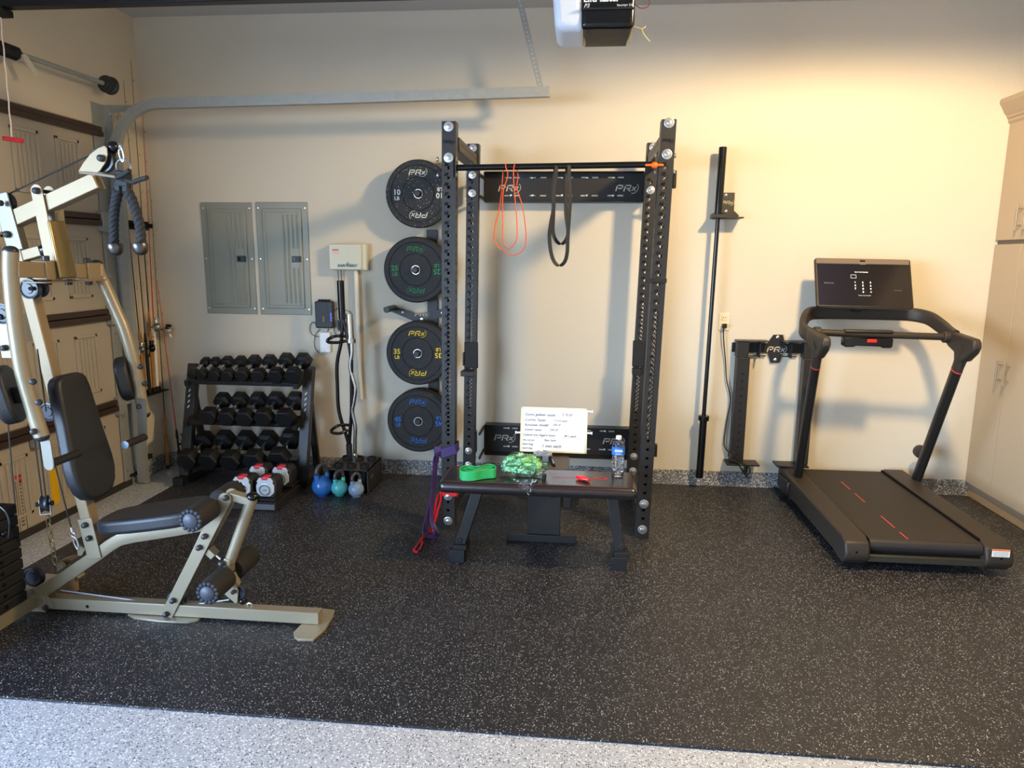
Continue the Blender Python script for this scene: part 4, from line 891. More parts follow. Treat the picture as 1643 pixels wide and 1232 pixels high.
# ================================================================= KETTLEBELLS
def kettlebell(px, py, R, hx, colr, label):
    p = P(px, py, Z=R*.95); c = V((p.x, p.y, R*.93)); t = thing('kettlebell', V((c.x, c.y, 0)), label, 'kettlebell', 'coloured kettlebells')
    m = mat('glossy '+label.split()[0], colr, .22, coat=.5)
    MB().lathe([(0, -R*.93), (R*.55, -R*.93)]+[(R*math.cos(a), R*math.sin(a)) for a in [(-1.1+k*.133) for k in range(20)]]+[(0, R)], c, (0, 0, 1), 36).build('body', m, t)
    d = V((.52, .85, 0)).normalized(); w = R*.62; h0 = R*.72
    H1, H2 = c+V((0, 0, R*.55))-d*w*.95, c+V((0, 0, R*.55))+d*w*.95
    hh = R*1.75; rt = R*.21
    arc = [c-d*w*1.0+Z1*(h0+R*.62)]; 
    for k in range(9): a_ = pi-pi*k/8; arc.append(c+d*w*.98*math.cos(a_)+Z1*(R*1.5+R*.60*math.sin(a_)))
    arc.append(c+d*w+Z1*(h0+R*.62))
    MB().tube(arc, rt, 14, side=(0.85, -.52, 0)).build('dark_handle', mat('dark grey handle', (92, 86, 84), .35, .3), t)
    for s in (-1, 1): MB().tube([c+d*s*w*.85+Z1*R*.45, c+d*s*w*.98+Z1*R*.95, c+d*s*w*1.0+Z1*R*1.22], rt*1.2, 14, scales=[1.4, 1.06, 1]).build('horn', m, t)
kettlebell(517, 779, .069, 0, (52, 116, 196), 'blue kettlebell, largest of the three beside the dumbbell tray')
kettlebell(544.5, 782, .055, 0, (92, 200, 196), 'turquoise kettlebell standing between the blue and the pale grey ones')
kettlebell(571.5, 784.5, .052, 0, (142, 166, 190), 'pale grey kettlebell nearest the black bar stand')
# ================================================================= BAR STAND
t = thing('bar_stand', (-1.53, -.33, 0), 'black steel block stand with round cups holding two upright bars', 'bar stand')
sx0, sx1, sy0, sy1, sz = -1.66, -1.385, -.50, -.17, .17
MB().box((sx0, sy0, sz-.006), (sx1, sy1, sz)).box((sx1-.006, sy0, 0), (sx1, sy1, sz)).box((sx0, sy0, 0), (sx0+.006, sy1, sz)).box((sx0, sy1-.006, 0), (sx1, sy1, sz)).box((sx0, sy0, 0), (sx1, sy1, .006)).build('box_body', BLK, t)
for x in (-1.61, -1.52, -1.43):
    for y in (-.42, -.25): 
        MB().lathe([(.024, -.02), (.031, -.02), (.031, .022), (.024, .022), (.024, -.02)], (x, y, sz), (0, 0, 1), 24, close=False).build('cup', BLKM, t)
        MB().cyl((x, y, .006), (x, y, sz-.01), .026).build('tube_leg', BLKM, t)
l = MB().text('CAP', (sx1+.0008, -.44, .09), Y1, Z1, .035, bold=.001).build('side_lettering', mat('faint grey print', (90, 90, 92), .6), t)
BYY = -.25
t = thing('multi_grip_bar', (-1.59, BYY, .15), 'tall black multi grip bar with two D handles standing in the bar stand', 'barbell')
g = lambda x, y, Y=BYY: P(x, y, Y=Y)
MB().tube([g(546, 450), g(549, 512)], .024, 22).build('upper_sleeve', BLKG, t, bevel=.002)
MB().tube([g(560, 712), (-1.61+.025, BYY, .012)], .021, 18).build('lower_sleeve', BLKM, t)
lt_, ln2 = g(560, 712), V((-1.61, -.25, .17))
MB().tube(curve([g(549.5, 508), g(548, 545), g(541, 582), g(541.5, 620), g(544, 660), g(556, 700), g(560, 714)], 5), .0125, 12).build('left_rail', BLKG, t)
MB().tube(curve([g(549.5, 508), g(555, 530), g(563, 570), g(564, 610), g(564, 660), g(561.5, 695), g(560.5, 714)], 5), .0125, 12).build('right_rail', BLKG, t)
for y0, yb0 in ((545, 0), (690, 1)):
    if yb0 == 0: pts = [g(556, 540), g(540, 539, BYY-.06), g(527, 544, BYY-.06), g(527, 549, BYY-.06), g(546, 549, BYY-.04), g(560, 545)]
    else: pts = [g(562, 682), g(545, 682, BYY-.05), g(533, 689, BYY-.05), g(533, 694, BYY-.05), g(546, 695, BYY-.04), g(558, 690)]
    MB().tube(curve(pts, 5), .0105, 12).build('d_handle', BLKG, t)
t = thing('curl_bar', (-1.53, BYY, .15), 'chrome zigzag curl bar standing in the bar stand beside the black bar', 'barbell')
MB().tube([g(560.5, 503), g(563, 546)], .0245, 22).build('upper_sleeve', CHROME, t, bevel=.002)
MB().tube([g(563, 543), g(563, 550)], .034, 22).build('upper_collar', CHROME, t, bevel=.002)
MB().tube(curve([g(564, 548), g(564.5, 568), g(562, 590), g(570, 622), g(568, 645), g(565.5, 660), g(570, 685), g(570, 705), g(569.5, 735)], 5), .0135, 14).build('shaft', CHROME, t)
e_ = g(569.5, 735); MB().tube([e_, (-1.52, -.25, .10)], .0225, 22).build('lower_sleeve', CHROME, t); MB().tube([e_+V((0, 0, .0)), e_+V((0, 0, .03))], .033, 22).build('lower_collar', CHROME, t)
# ================================================================= FISHING RODS
CORK = mat('cork', (168, 116, 64), .8, noise=.25, nscale=90)
t = thing('rod_rack_upper', P(225, 362, X=XL+.02), 'black rod holder strip fixed to the left wall, upper one', 'rod rack')
a, b = P(199, 356, X=XL+.03), P(238, 366, X=XL+.03); zz = (a.z+b.z)/2
MB().box((XL, min(a.y, -.34), zz-.03), (XL+.02, -.03, zz+.03)).build('strip', BLKM, t, bevel=.002)
f = MB()
for k in range(6): y = -.33+.054*k; f.box((XL+.02, y-.016, zz-.015), (XL+.055, y-.010, zz+.015)).box((XL+.02, y+.010, zz-.015), (XL+.055, y+.016, zz+.015))
f.split('clip', BLKM, t)
t = thing('rod_rack_lower', P(240, 622, X=XL+.02), 'black rod holder shelf fixed to the left wall, lower one', 'rod rack')
zz = P(240, 628, X=XL+.03).z
MB().box((XL, -.36, zz-.02), (XL+.012, -.03, zz+.01)).build('strip', BLKM, t); MB().box((XL, -.36, zz-.02), (XL+.075, -.03, zz-.012)).build('shelf', BLKM, t, bevel=.002)
def rod(top, bot, handle0, label, colr=(30, 26, 26), butt='cork', reel=None, rs=1., r0=.0042, ngd=6, rc=None):
    top, bot = V(top), V(bot); d = bot-top; L = d.length; d.normalize()
    t = thing('fishing_rod', bot, label, 'fishing rod', 'fishing rods in the corner')
    hs = (handle0-top).length
    m = mat('rod blank %s' % (colr,), colr, .35)
    MB().tube([top, top+d*hs*.5, top+d*hs], r0, 8, scales=[.3, .6, 1]).build('blank', m, t)
    hm = {'cork': CORK, 'black': FOAM, 'white': PVC}[butt]
    MB().tube([top+d*hs, top+d*(hs+.06), top+d*(hs+.07), top+d*(hs+.15)], .011, 12, scales=[.6, 1, .7, .7]).build('fore_grip', hm, t)
    MB().tube([top+d*(hs+.15), top+d*(hs+.17), bot-d*.03], .0125, 12, scales=[.8, 1, 1]).build('rear_grip', hm, t); MB().tube([bot-d*.03, bot], .0135, 12).build('butt_cap', BLKM, t)
    q = d.cross(Y1).normalized(); 
    if q.x < 0: q = -q
    for k in range(ngd):
        c = top+d*(hs*(.08+.86*k/ngd)); MB().tube([c+q*.008+(q*math.cos(a_)+d*math.sin(a_))*(.005+.0016*k) for a_ in [2*pi*j/10 for j in range(10)]], .0009, 4, closed=True).build('line_guide', BLKM, t)
    if reel:
        c = top+d*(hs+.11)+q*.045*rs; ml = CHROME if reel != 'black' else BLKG
        rt = MB(); rt.tube([c-q*.04*rs, c], .006*rs, 8); rt.ball(c+q*.0, .026*rs, (1, .8, 1.1)); rt.build('reel_body', mat('silver reel', (150, 146, 136), .3, .7) if reel != 'black' else BLKG, t)
        MB().lathe([(.022*rs, 0), (.024*rs, .004), (.015*rs, .008), (.015*rs, .028*rs), (.022*rs, .032*rs), (.02*rs, .038*rs), (0, .04*rs)], c-d*.02*rs, -d, 20).build('reel_spool', ml, t)
        hw = Y1*(-1); MB().tube([c, c+hw*.03*rs, c+hw*.04*rs+d*.045*rs], .003, 8).ball(c+hw*.045*rs+d*.05*rs, .009*rs).build('reel_handle', BLKM if reel == 'black' else ml, t)
        MB().tube([c-d*.02*rs+(q*math.cos(a_)-Y1*math.sin(a_))*.03*rs-d*.02*rs*math.sin(a_) for a_ in [pi*j/8 for j in range(9)]], .0016, 5).build('bail_wire', ml, t)
    return t
XR_ = XL+.04
px = lambda x, y, X=XR_: P(x, y, X=X)
zr0 = P(240, 628, X=XL+.03).z-.005
def wallrod(tx, ty, hx, hy, bx, label, **k):
    h = px(hx, hy); tp = px(tx, ty); bt_ = px(bx, 622); bt_.z = zr0+.0; rod(tp, bt_, h+(bt_-h)*0, label, **k)
wallrod(178, 205, 218, 535, 227, 'dark fishing rod in the wall rack, nearest the garage door track', butt='black', reel='silver', rs=.8)
wallrod(187, 170, 225, 530, 232, 'dark fishing rod in the wall rack, second from the door track', butt='cork', reel=None)
wallrod(198, 129, 232, 534, 240, 'dark fishing rod with a black reel in the middle of the wall rack', butt='black', reel='black', rs=.95)
wallrod(210, 95, 238, 500, 247, 'tallest dark fishing rod with a cork grip and silver reel in the wall rack', butt='cork', reel='silver', rs=1.15)
wallrod(229, 185, 245, 510, 252, 'red fishing rod with a white grip in the wall rack', colr=(196, 40, 52), butt='white', reel=None)
a, b = P(240, 290, Y=-.05), P(267, 755, Y=-.10); b.x = max(b.x, XL+.06); a.x = max(a.x, XL+.03); b.z = .0
rod(a, b, a+(b-a)*.80, 'thin dark green fishing rod with a cork handle standing in the corner', colr=(34, 42, 36), butt='cork', reel=None, r0=.0038)
a, b = P(252, 450, Y=-.03), P(290, 728, Y=-.20); a.x = max(a.x, XL+.03); b = P(291, 752, Y=-.13); 
rod(a, V((b.x, -.13, .0)), a+(V((b.x, -.13, .0))-a)*.78, 'pink red fishing rod with a dark reel leaning behind the dumbbell rack', colr=(190, 52, 62), butt='black', reel='black', rs=1.3, r0=.005)
t = thing('fishing_reel', P(270, 530, Y=-.05), 'loose silver fishing reel hooked on the dark green rod', 'fishing reel')
c = P(270, 530, Y=-.04); MB().ball(c, .030, (1, .8, 1)).build('reel_body', mat('pale reel', (186, 182, 170), .35, .5), t)
MB().lathe([(.026, 0), (.028, .004), (.018, .008), (.018, .026), (.025, .03), (0, .036)], c+V((0, 0, .012)), (.2, 0, 1), 20).build('reel_spool', BLKG, t); MB().tube(curve([c, c+V((-.05, -.02, .01)), c+V((-.08, -.03, .02))]), .004, 8).build('reel_handle', BLKM, t)
MB().tube([c+V((.0, -.0, -.01)), c+V((.02, -.0, -.055))], .012, 10, scales=[1, .5]).build('reel_foot', mat('pale reel', (186, 182, 170), .35, .5), t)
# ================================================================= TREADMILL
TP = mat('treadmill matt plastic', (50, 43, 36), .5, 0, .45); TB = mat('treadmill black metal', (26, 24, 22), .4, 0, .5); BELT = mat('running belt', (46, 40, 34), .6, bump=.25, bscale=400, spec=.4)
REDL = mat('treadmill red accent', (206, 62, 52), .5)
tm = thing('treadmill', (1.8, -.7, 0), 'black treadmill with tilted screen and red accents in the right corner', 'treadmill')
X0, X1_, Yn, Yf, zt, zb = 1.385, 2.205, -1.33, -.07, .172, .045
def side_beam(x0, x1):
    pr_ = [(Yn+.02, zb-.02), (Yn-.025, zb+.02), (Yn-.03, .10), (Yn-.01, .15), (Yn+.05, zt), (Yf, zt+.012), (Yf, zb+.01), (Yn+.15, zb)]
    return MB().hexa([(x0, y, z) for y, z in pr_], [(x1, y, z) for y, z in pr_])
side_beam(X0, X0+.125).build('side_rail', TP, tm, bevel=.012, seg=4)
side_beam(X1_-.135, X1_).build('side_rail', TP, tm, bevel=.012, seg=4)
MB().box((X0+.13, Yn+.02, .155), (X1_-.14, Yf, .164)).build('running_belt', BELT, tm, bevel=.003)
MB().cyl((X0+.13, Yn+.035, .128), (X1_-.14, Yn+.035, .128), .036, 28).build('rear_roller', mat('belt roller', (44, 40, 40), .4), tm)
MB().box((X0+.12, Yn+.03, .045), (X1_-.13, Yf, .115)).build('under_deck', TB, tm, bevel=.003)
MB().box((X0+.12, Yn-.01, .048), (X1_-.13, Yn+.02, .085)).build('rear_skirt', mat('olive black steel', (50, 46, 38), .45), tm, bevel=.004)
MB().box((X1_-.142, Yn+.05, .162), (X1_-.134, Yf, .176)).build('belt_gap', NUM, tm)
for xx in (X0+.055, X1_-.065): 
    MB().lathe([(.006, 0), (0, .001)], (xx, Yn-.0305, .105), (0, -1, 0), 12).build('screw_hole', NUM, tm)
lm_ = MB()
for (pa, pb2) in (((1367, 773), (1381, 786)), ((1387.5, 792), (1404, 806)), ((1429, 828), (1450, 847)), ((1457, 854), (1481, 874))):
    a, b = P(*pa, Z=.165), P(*pb2, Z=.165); lm_.box((1.708, a.y, .1642), (1.714, max(b.y, Yn+.03), .1648))
lm_.split('red_centre_mark', REDL, tm)
a = P(1588, 870, Y=Yn); MB().box((a.x+.0, Yn-.0315, .115), (a.x+.085, Yn-.0295, .155)).build('warning_sticker', mat('sticker white', (236, 234, 226), .5), tm)
MB().box((a.x+.0, Yn-.0322, .147), (a.x+.085, Yn-.0312, .155)).build('sticker_orange_band', mat('sticker orange', (232, 110, 40), .5), tm)
l = MB()
for k in range(4): l.box((a.x+.006, Yn-.0320, .120+.0065*k), (a.x+.078, Yn-.0314, .1215+.0065*k))
l.build('sticker_print', mat('grey print', (104, 90, 76), .6), tm)
k = P(1588, 913, Z=0)
for x in (X0+.06, X1_-.07):
    for y in (Yn+.22, Yf-.15): MB().cyl((x, y, 0), (x, y, .06), .028, 20).build('foot', RUB, tm)
MB().box((X0-.02, -.36, .06), (X0+.02, -.14, .15)).build('upright_socket', TB, tm, bevel=.01); MB().box((X1_-.02, -.36, .10), (X1_+.01, -.14, .17)).build('upright_socket', TB, tm, bevel=.01)
el = lambda a, b, n=20: [(a*math.cos(2*pi*k/n), b*math.sin(2*pi*k/n)) for k in range(n)]
def up(xb, xt, yb0, zb0, yt, zt_):
    p0, p1 = V((xb, yb0, zb0)), V((xt, yt, zt_))
    MB().sweep([p0, p1], el(.042, .026), side=(0, 1, 0)).build('upright', TB, tm)
    MB().sweep([p1-(p1-p0).normalized()*.002, p1+(p1-p0).normalized()*.004], el(.0435, .0275), side=(0, 1, 0)).build('red_ring', REDL, tm)
    return p1, (p1-p0).normalized()
cL, cR = P(1308, 588, Y=-.60), P(1535, 594, Y=-.60)
bL, bR = P(1277, 785, Y=-.27), P(1470, 762, Y=-.27); bL.z = .09; bR.z = .16
tL, dL = up(bL.x, cL.x, -.27, bL.z, -.60, cL.z); tR, dR = up(bR.x, cR.x, -.27, bR.z, -.60, cR.z)
YJ = -.76
for tp_, d_, jp, s in ((tL, dL, P(1322, 562, Y=YJ), -1), (tR, dR, P(1562, 552, Y=YJ), 1)):
    # gooseneck: from the collar up and back to the rounded rear tip
    jm = MB(); 
    el2 = lambda a, b: [(a*c_, b*s_) for c_, s_ in [(math.cos(2*pi*k/20), math.sin(2*pi*k/20)) for k in range(20)]]
    xj = tp_.x+s*.005
    pts = [tp_, tp_+d_*.04, V((xj, -.635, tp_.z+.10)), V((xj, -.66, 1.09))]
    jm.sweep(pts, el2(.042, .026), side=(0, 1, 0), scales=[1, 1.02, 1.15, 1.3])
    pr_ = [(-.63, 1.0), (-.70, 1.015), (-.765, 1.065), (-.785, 1.10), (-.78, 1.135), (-.76, 1.15), (-.70, 1.155), (-.55, 1.165), (-.48, 1.175), (-.46, 1.10), (-.50, 1.075), (-.575, 1.05), (-.585, .99)]
    q_ = MB().hexa([(xj-.026, y, z) for y, z in pr_], [(xj+.026, y, z) for y, z in pr_]); q_.build('grip_joint', TP, tm, bevel=.018, seg=5)
    jm.build('grip_neck', TP, tm)
# front hoop: flat band running round the front
zr_ = lambda x, y, Y: P(x, y, Y=Y)
xl_, xr_ = tL.x-.005, tR.x+.005
hoop = [V((xl_, -.50, 1.125)), V((xl_-.012, -.40, 1.14)), V((xl_-.005, -.33, 1.165)), V((xl_+.03, -.25, 1.21)), V((xl_+.075, -.19, 1.235)), V((xl_+.15, -.17, 1.243)), V((1.72, -.17, 1.245)), V((xr_-.20, -.17, 1.243)), V((xr_-.10, -.19, 1.24)), V((xr_-.035, -.26, 1.225)), V((xr_-.005, -.36, 1.185)), V((xr_, -.46, 1.15)), V((xr_, -.53, 1.135))]
MB().sweep(curve(hoop, 5), rrect(.085, .042, .016, 3), side=(0, 0, 1), fixed=True).build('front_hoop', TP, tm)
cbz = 1.155; yb2 = -.50
MB().tube([(xl_+.0, yb2, 1.147), (xr_, yb2, 1.132)], .021, 20).build('cross_bar', TP, tm)
for x, z, s in ((xl_+.03, 1.147, 1), (xr_-.035, 1.132, -1)):
    MB().cyl((x-.02, yb2, z), (x+.02, yb2, z), .034, 24).build('bar_clamp', TP, tm, bevel=.006, seg=3)
ca, cb_ = P(1352, 545, Y=yb2), P(1430, 547, Y=yb2); zc = 1.1
con = [(ca.x, zc+.02), (ca.x, zc-.028), (ca.x+.01, zc-.036), (ca.x+.055, zc-.036), (ca.x+.07, zc-.028), (cb_.x-.07, zc-.030), (cb_.x-.055, zc-.038), (cb_.x-.01, zc-.038), (cb_.x, zc-.028), (cb_.x, zc+.02)]
MB().prism(con, (0, yb2, 0), X1, Z1, Y1, .06).build('control_pod', BLKG, tm, bevel=.006, seg=3)
MB().box((ca.x+.0, yb2-.03, 1.150), (cb_.x, yb2+.02, 1.168)).build('control_top', TP, tm, bevel=.008)
k = P(1399, 547, Y=yb2-.03); MB().box((k.x-.028, yb2-.036, k.z-.010), (k.x+.028, yb2-.029, k.z+.010)).build('safety_key', mat('bright red', (232, 36, 34), .4), tm, bevel=.004)
k = P(1399, 533, Y=yb2-.02); MB().box((k.x-.058, yb2-.026, k.z-.004), (k.x+.058, yb2+.012, k.z+.006)).build('stop_button', mat('bright coral', (226, 78, 66), .4), tm, bevel=.003)
# screen
sb, st2 = P(1389, 495, Y=-.34), P(1383, 413, Y=-.21)
sbl, sbr, stl, str_ = P(1311, 492, Y=-.34), P(1467, 495, Y=-.34), P(1307, 413, Y=-.21), P(1460, 417, Y=-.21)
cen = (sbl+sbr+stl+str_)/4; su = ((sbr-sbl)+(str_-stl)).normalized(); sv = ((stl-sbl)+(str_-sbr)); sv = (sv-su*sv.dot(su)).normalized(); sn = su.cross(sv)
SW, SH = ((sbr-sbl).length+(str_-stl).length)/2, ((stl-sbl).length+(str_-sbr).length)/2
scr = MB().prism(rrect(SW, SH, .014, 4), cen-sn*.012, su, sv, sn, .024).build('screen', TB, tm, bevel=.003)
MB().prism([(-SW/2+.008, SH/2-.036), (SW/2-.008, SH/2-.036), (SW/2-.008, SH/2-.003), (-SW/2+.008, SH/2-.003)], cen+sn*.0008, su, sv, sn, .002).build('speaker_strip', mat('grey fabric strip', (112, 98, 84), .7), scr, bevel=.001)
DISP = bpy.data.materials.new('lit display'); DISP.use_nodes = True; nt = DISP.node_tree; b_ = nt.nodes['Principled BSDF']; N = nt.nodes.new
b_.inputs['Base Color'].default_value = (.008, .007, .008, 1); b_.inputs['Roughness'].default_value = .16
tc_ = N('ShaderNodeTexCoord'); mp_ = N('ShaderNodeMapping'); mp_.inputs['Location'].default_value = (0, 0, 0); nt.links.new(tc_.outputs['Generated'], mp_.inputs['Vector'])
sx3 = N('ShaderNodeSeparateXYZ'); nt.links.new(mp_.outputs[0], sx3.inputs[0]); rmp = N('ShaderNodeValToRGB'); nt.links.new(sx3.outputs[0], rmp.inputs[0])
rmp.color_ramp.elements[0].color = (*lin((26, 24, 62)), 1); rmp.color_ramp.elements[1].position = .55; rmp.color_ramp.elements[1].color = (*lin((26, 18, 15)), 1)
nt.links.new(rmp.outputs[0], b_.inputs['Emission Color']); b_.inputs['Emission Strength'].default_value = .4
dz = MB().prism([(-SW/2+.012, -SH/2+.012), (SW/2-.012, -SH/2+.012), (SW/2-.012, SH/2-.040), (-SW/2+.012, SH/2-.040)], cen+sn*.0008, su, sv, sn, .002); dz.build('display', DISP, scr)
UI = mat('display white', (200, 200, 196), .5, emit=(220, 220, 214), es=.9); UID = mat('display grey', (110, 108, 104), .5, emit=(120, 116, 112), es=.35)
def sp_(x, y): # screen pixel of the photo frame to panel coords
    return ((x-1387)/154*SW, (454.5-y)/79*SH)
ui = MB(); oo = cen+sn*.0022
def tb(mb, body, x, y, size, al='CENTER', bold=0): a_, b2 = sp_(x, y); mb.text(body, oo+su*a_+sv*b2, su, sv, size, depth=.0003, align=al, bold=bold)
tb(ui, 'Enter Your Passcode', 1384, 438, .0095, bold=.0003)
for k, row in enumerate(('123', '456', '789', ' 0<')):
    for j, ch in enumerate(row):
        if ch != ' ': tb(ui, ch, 1373+12.3*j, 455.2+5.1*k, .016, bold=.0008)
a_, b2 = sp_(1371, 444.5); w2, h2 = .0165, .0115
for q in ([(-w2, h2-.0016), (w2, h2-.0016), (w2, h2), (-w2, h2)], [(-w2, -h2), (w2, -h2), (w2, -h2+.0016), (-w2, -h2+.0016)], [(-w2, -h2), (-w2+.0016, -h2), (-w2+.0016, h2), (-w2, h2)], [(w2-.0016, -h2), (w2, -h2), (w2, h2), (w2-.0016, h2)]):
    ui.prism([(x+a_, y+b2) for x, y in q], oo, su, sv, sn, .0003)
tb(ui, 'Forgot your passcode?', 1387, 475.5, .008); ui.build('screen_text', UI, scr)
ui = MB(); tb(ui, 'PELOTON', 1331, 457, .013); tb(ui, 'Log in as guest', 1441, 466, .008); tb(ui, '...', 1446, 431, .014); ui.build('dim_screen_text', UID, scr)
bz = cen+sv*(SH/2+.0); MB().prism([(-.016, -.006), (.016, -.006), (.016, .004), (-.016, .004)], cen+sv*(SH/2-.016)+sn*.0022, su, sv, sn, .0006).build('camera_slot', NUM, scr)
MB().prism([(-.018, -.0035), (.018, -.0035), (.018, .0), (-.018, .0)], cen+sv*(SH/2-.037)+sn*.0022, su, sv, sn, .0006).build('brand_mark', UID, scr)
nk = P(1374, 497, Y=-.2); MB().beam((nk.x, -.17, 1.25), cen+sn*-.03+su*(nk.x-cen.x)-sv*.06, .06, .03, side=(1, 0, 0)).build('screen_arm', BLKM, tm, bevel=.004)
MB().beam((nk.x, -.19, 1.26), (nk.x, -.30, 1.31), .055, .02, side=(1, 0, 0)).build('screen_mount', BLKM, tm, bevel=.004)
k = P(1302, 620, Y=-.5); lg = MB().logo(V((tL.x+.0, -.585, .86)), V((0, 0, 1)), V((-1, 0, 0)), .022).build('upright_mark', mat('faint silver print', (120, 116, 108), .4), tm)
k = P(1478, 735, Y=-.30); MB().lathe([(.012, -.05), (.042, -.045), (.045, -.02), (.042, .0), (.01, .01)], (bR.x+.075, -.16, k.z), (0, -1, 0), 24).build('knob', mat('dark knob', (46, 42, 40), .5), tm)
cp = [P(x, y, Y=yy) for x, y, yy in ((1161, 526, -.035), (1161, 545, -.03), (1164, 580, -.02), (1166, 610, -.02), (1172, 640, -.02), (1167, 670, -.02), (1162, 705, -.02), (1163, 718, -.02), (1172, 728, -.06), (1180, 740, -.13), (1190, 752, -.15), (1200, 762, -.15), (1203, 752, -.15), (1193, 744, -.16), (1178, 740, -.17), (1169, 732, -.15), (1171, 726, -.14), (1178, 727, -.15), (1184, 742, -.15), (1192, 757, -.14))]
cp += [P(x, y, Z=.006) for x, y in ((1206, 774), (1214, 780), (1228, 780.5), (1243, 782), (1255, 791), (1270, 796))]
pc = MB().tube(curve(cp, 6), .0042, 7).build('power_cord', BLKM, tm)
MB().box((.96, -.04, 1.118), (.988, -.0095, 1.148)).build('plug', BLKM, pc, bevel=.004)
# ================================================================= HOME GYM
CY_, NY = -2.185, -2.211
gm = thing('home_gym', (-2.0, CY_, 0), 'champagne coloured home gym with black pads and pulleys on the left', 'home gym')
G = lambda x, y, Y=CY_: P(x, y, Y=Y)
def NF(x, y):  # a point read on the near face, moved to the tube's centre plane
    p = P(x, y, Y=NY); return V((p.x, CY_, p.z))
DIA = mat('champagne checker plate', (170, 160, 138), .35, .6, bump=.5, bscale=60)
def domed(x, y, Y=NY, r=.0125, d=(0, -1, 0), m=None):
    c = P(x, y, Y=Y-.002); return MB().lathe([(r, 0), (r, .008), (r*.85, .014), (r*.4, .018), (0, .0185)], c, d, 16).build('bolt_cap', m or mat('dark bolt cap', (52, 54, 58), .35, .2), gm)
# base
MB().box((-2.37, NY, .012), (-1.087, -2.16, .066)).build('base_rail', GOLD, gm, bevel=.003)
MB().lathe([(.008, 0), (0, .0005)], P(140, 973, Y=NY-.0002), (0, -1, 0), 12).build('rail_hole', NUM, gm)
MB().prism([(p.x, p.y) for p in [P(*q, Z=.012) for q in ((471, 1014), (472, 1020), (478, 1025), (503, 1025), (521, 1010), (533, 990), (537, 978), (520, 976), (505, 978))]][:9], (0, 0, .006), X1, Y1, Z1, .012).build('floor_plate', DIA, gm, bevel=.002)
MB().prism([(p.x, p.y) for p in [P(*q, Z=.006) for q in ((205, 986), (215, 992), (255, 997), (300, 999), (318, 995), (328, 988), (322, 968), (215, 968))]], (0, 0, .005), X1, Y1, Z1, .010).build('floor_plate', DIA, gm, bevel=.002)
MB().box((-2.46, -3.0, .02), (-2.38, -2.17, .085)).build('stack_base_beam', GOLD, gm, bevel=.003)
MB().box((-2.50, -2.22, .0), (-2.34, -2.0, .075)).build('base_crossbeam', GOLD, gm, bevel=.003)
q = [P(x, y, Y=NY) for x, y in ((52, 945), (66, 944), (86, 968), (86, 974), (66, 976))]
MB().prism([(k.x, k.z) for k in q], (0, NY-.002, 0), X1, Z1, Y1, .006).build('gusset_plate', GOLD, gm); domed(74, 974, NY-.005, .011); domed(42, 972, NY-.02, .011)
# far diagonal seen below the seat beam
MB().beam(P(85, 950, Y=-2.0), P(128, 918, Y=-2.0), .05, .05).build('rear_stabiliser', GOLD, gm, bevel=.008)
MB().beam(P(86, 955, Y=-2.16), P(98, 962, Y=-2.10), .006, .08, side=(1, 0, 0)).build('stabiliser_tab', GOLD, gm)
# seat beam
sbm = [NF(56, 957), NF(110, 921.5), NF(160, 887), NF(176, 875), NF(190, 867), NF(210, 862), NF(280, 851), NF(345, 839)]
MB().sweep(sbm, rrect(.05, .054, .004, 2), side=(0, 1, 0)).build('seat_beam', GOLD, gm)
# mast
mb0, mb1 = NF(151, 889), NF(7, 338)
MB().beam(mb0, mb1, .05, .05).build('mast', GOLDD, gm, bevel=.004)
md = (mb1-mb0).normalized()
q0_, q1_ = mb0+V((0, -.028, 0)), mb0+md*.165+V((0, -.028, 0))
MB().beam(q0_-md*.02, q1_, .006, .066).build('mast_plate', GOLD, gm, bevel=.003); domed(137, 842, NY-.005); domed(143.5, 863, NY-.005)
MB().beam(NF(0, 310)+V((0, -.028, 0)), NF(26, 402)+V((0, -.028, 0)), .006, .07).build('upper_mast_plate', mat('silver champagne', (128, 122, 110), .4, .4), gm, bevel=.004); domed(12, 376, NY-.005, .014)
# boom
b0, b1 = NF(-6, 362), NF(152, 289)
MB().beam(b0, b1, .052, .062).build('boom', GOLDD, gm, bevel=.003)
poly = [(127, 276), (135, 262), (146, 248), (158, 238.5), (169, 234), (173, 238), (174, 249), (170, 262), (162, 274), (152, 283), (146, 279)]
for yy, nm in ((NY-.004, 'near'), (-2.158, 'far')):
    q = [P(x, y, Y=NY) for x, y in poly]; MB().prism([(k.x, k.z) for k in q], (0, yy, 0), X1, Z1, Y1, .005).build('pulley_plate', GOLDD, gm, bevel=.001)
PUL = mat('dark pulley plastic', (44, 46, 52), .3)
def pulley(x, y, R, Y=CY_, axis=(0, 1, 0), w=.026):
    c = P(x, y, Y=Y); ax = V(axis).normalized()
    return MB().lathe([(.008, -w/2), (R*.45, -w/2), (R*.5, -w/2+.004), (R*.78, -w/2+.004), (R*.84, -w/2), (R, -w/2+.001), (R, -w/2+.004), (R*.86, -.002), (R*.86, .002), (R, w/2-.004), (R, w/2-.001), (R*.84, w/2), (R*.78, w/2-.004), (R*.5, w/2-.004), (R*.45, w/2), (.008, w/2)], c, ax, 36).build('pulley', PUL, gm)
pulley(166, 257, .048); domed(163, 254, NY-.006, .014)
pulley(8, 326, .044); domed(2, 326, NY-.02, .012)
pulley(49, 463, .040, -2.30); pulley(62, 462, .040, -2.12); MB().cyl(P(49, 463, Y=-2.33), P(62, 463, Y=-2.10), .008).build('pulley_axle', BLKM, gm)
pulley(284, 961, .040, CY_); pulley(384, 948, .034, CY_); pulley(55, 925, .045, -2.16); pulley(80, 660, .04, -2.19)
pulley(6, 503, .040, -2.40)
wire = mat('steel cable', (60, 58, 56), .4, .5); wirel = mat('coated light cable', (150, 158, 168), .35)
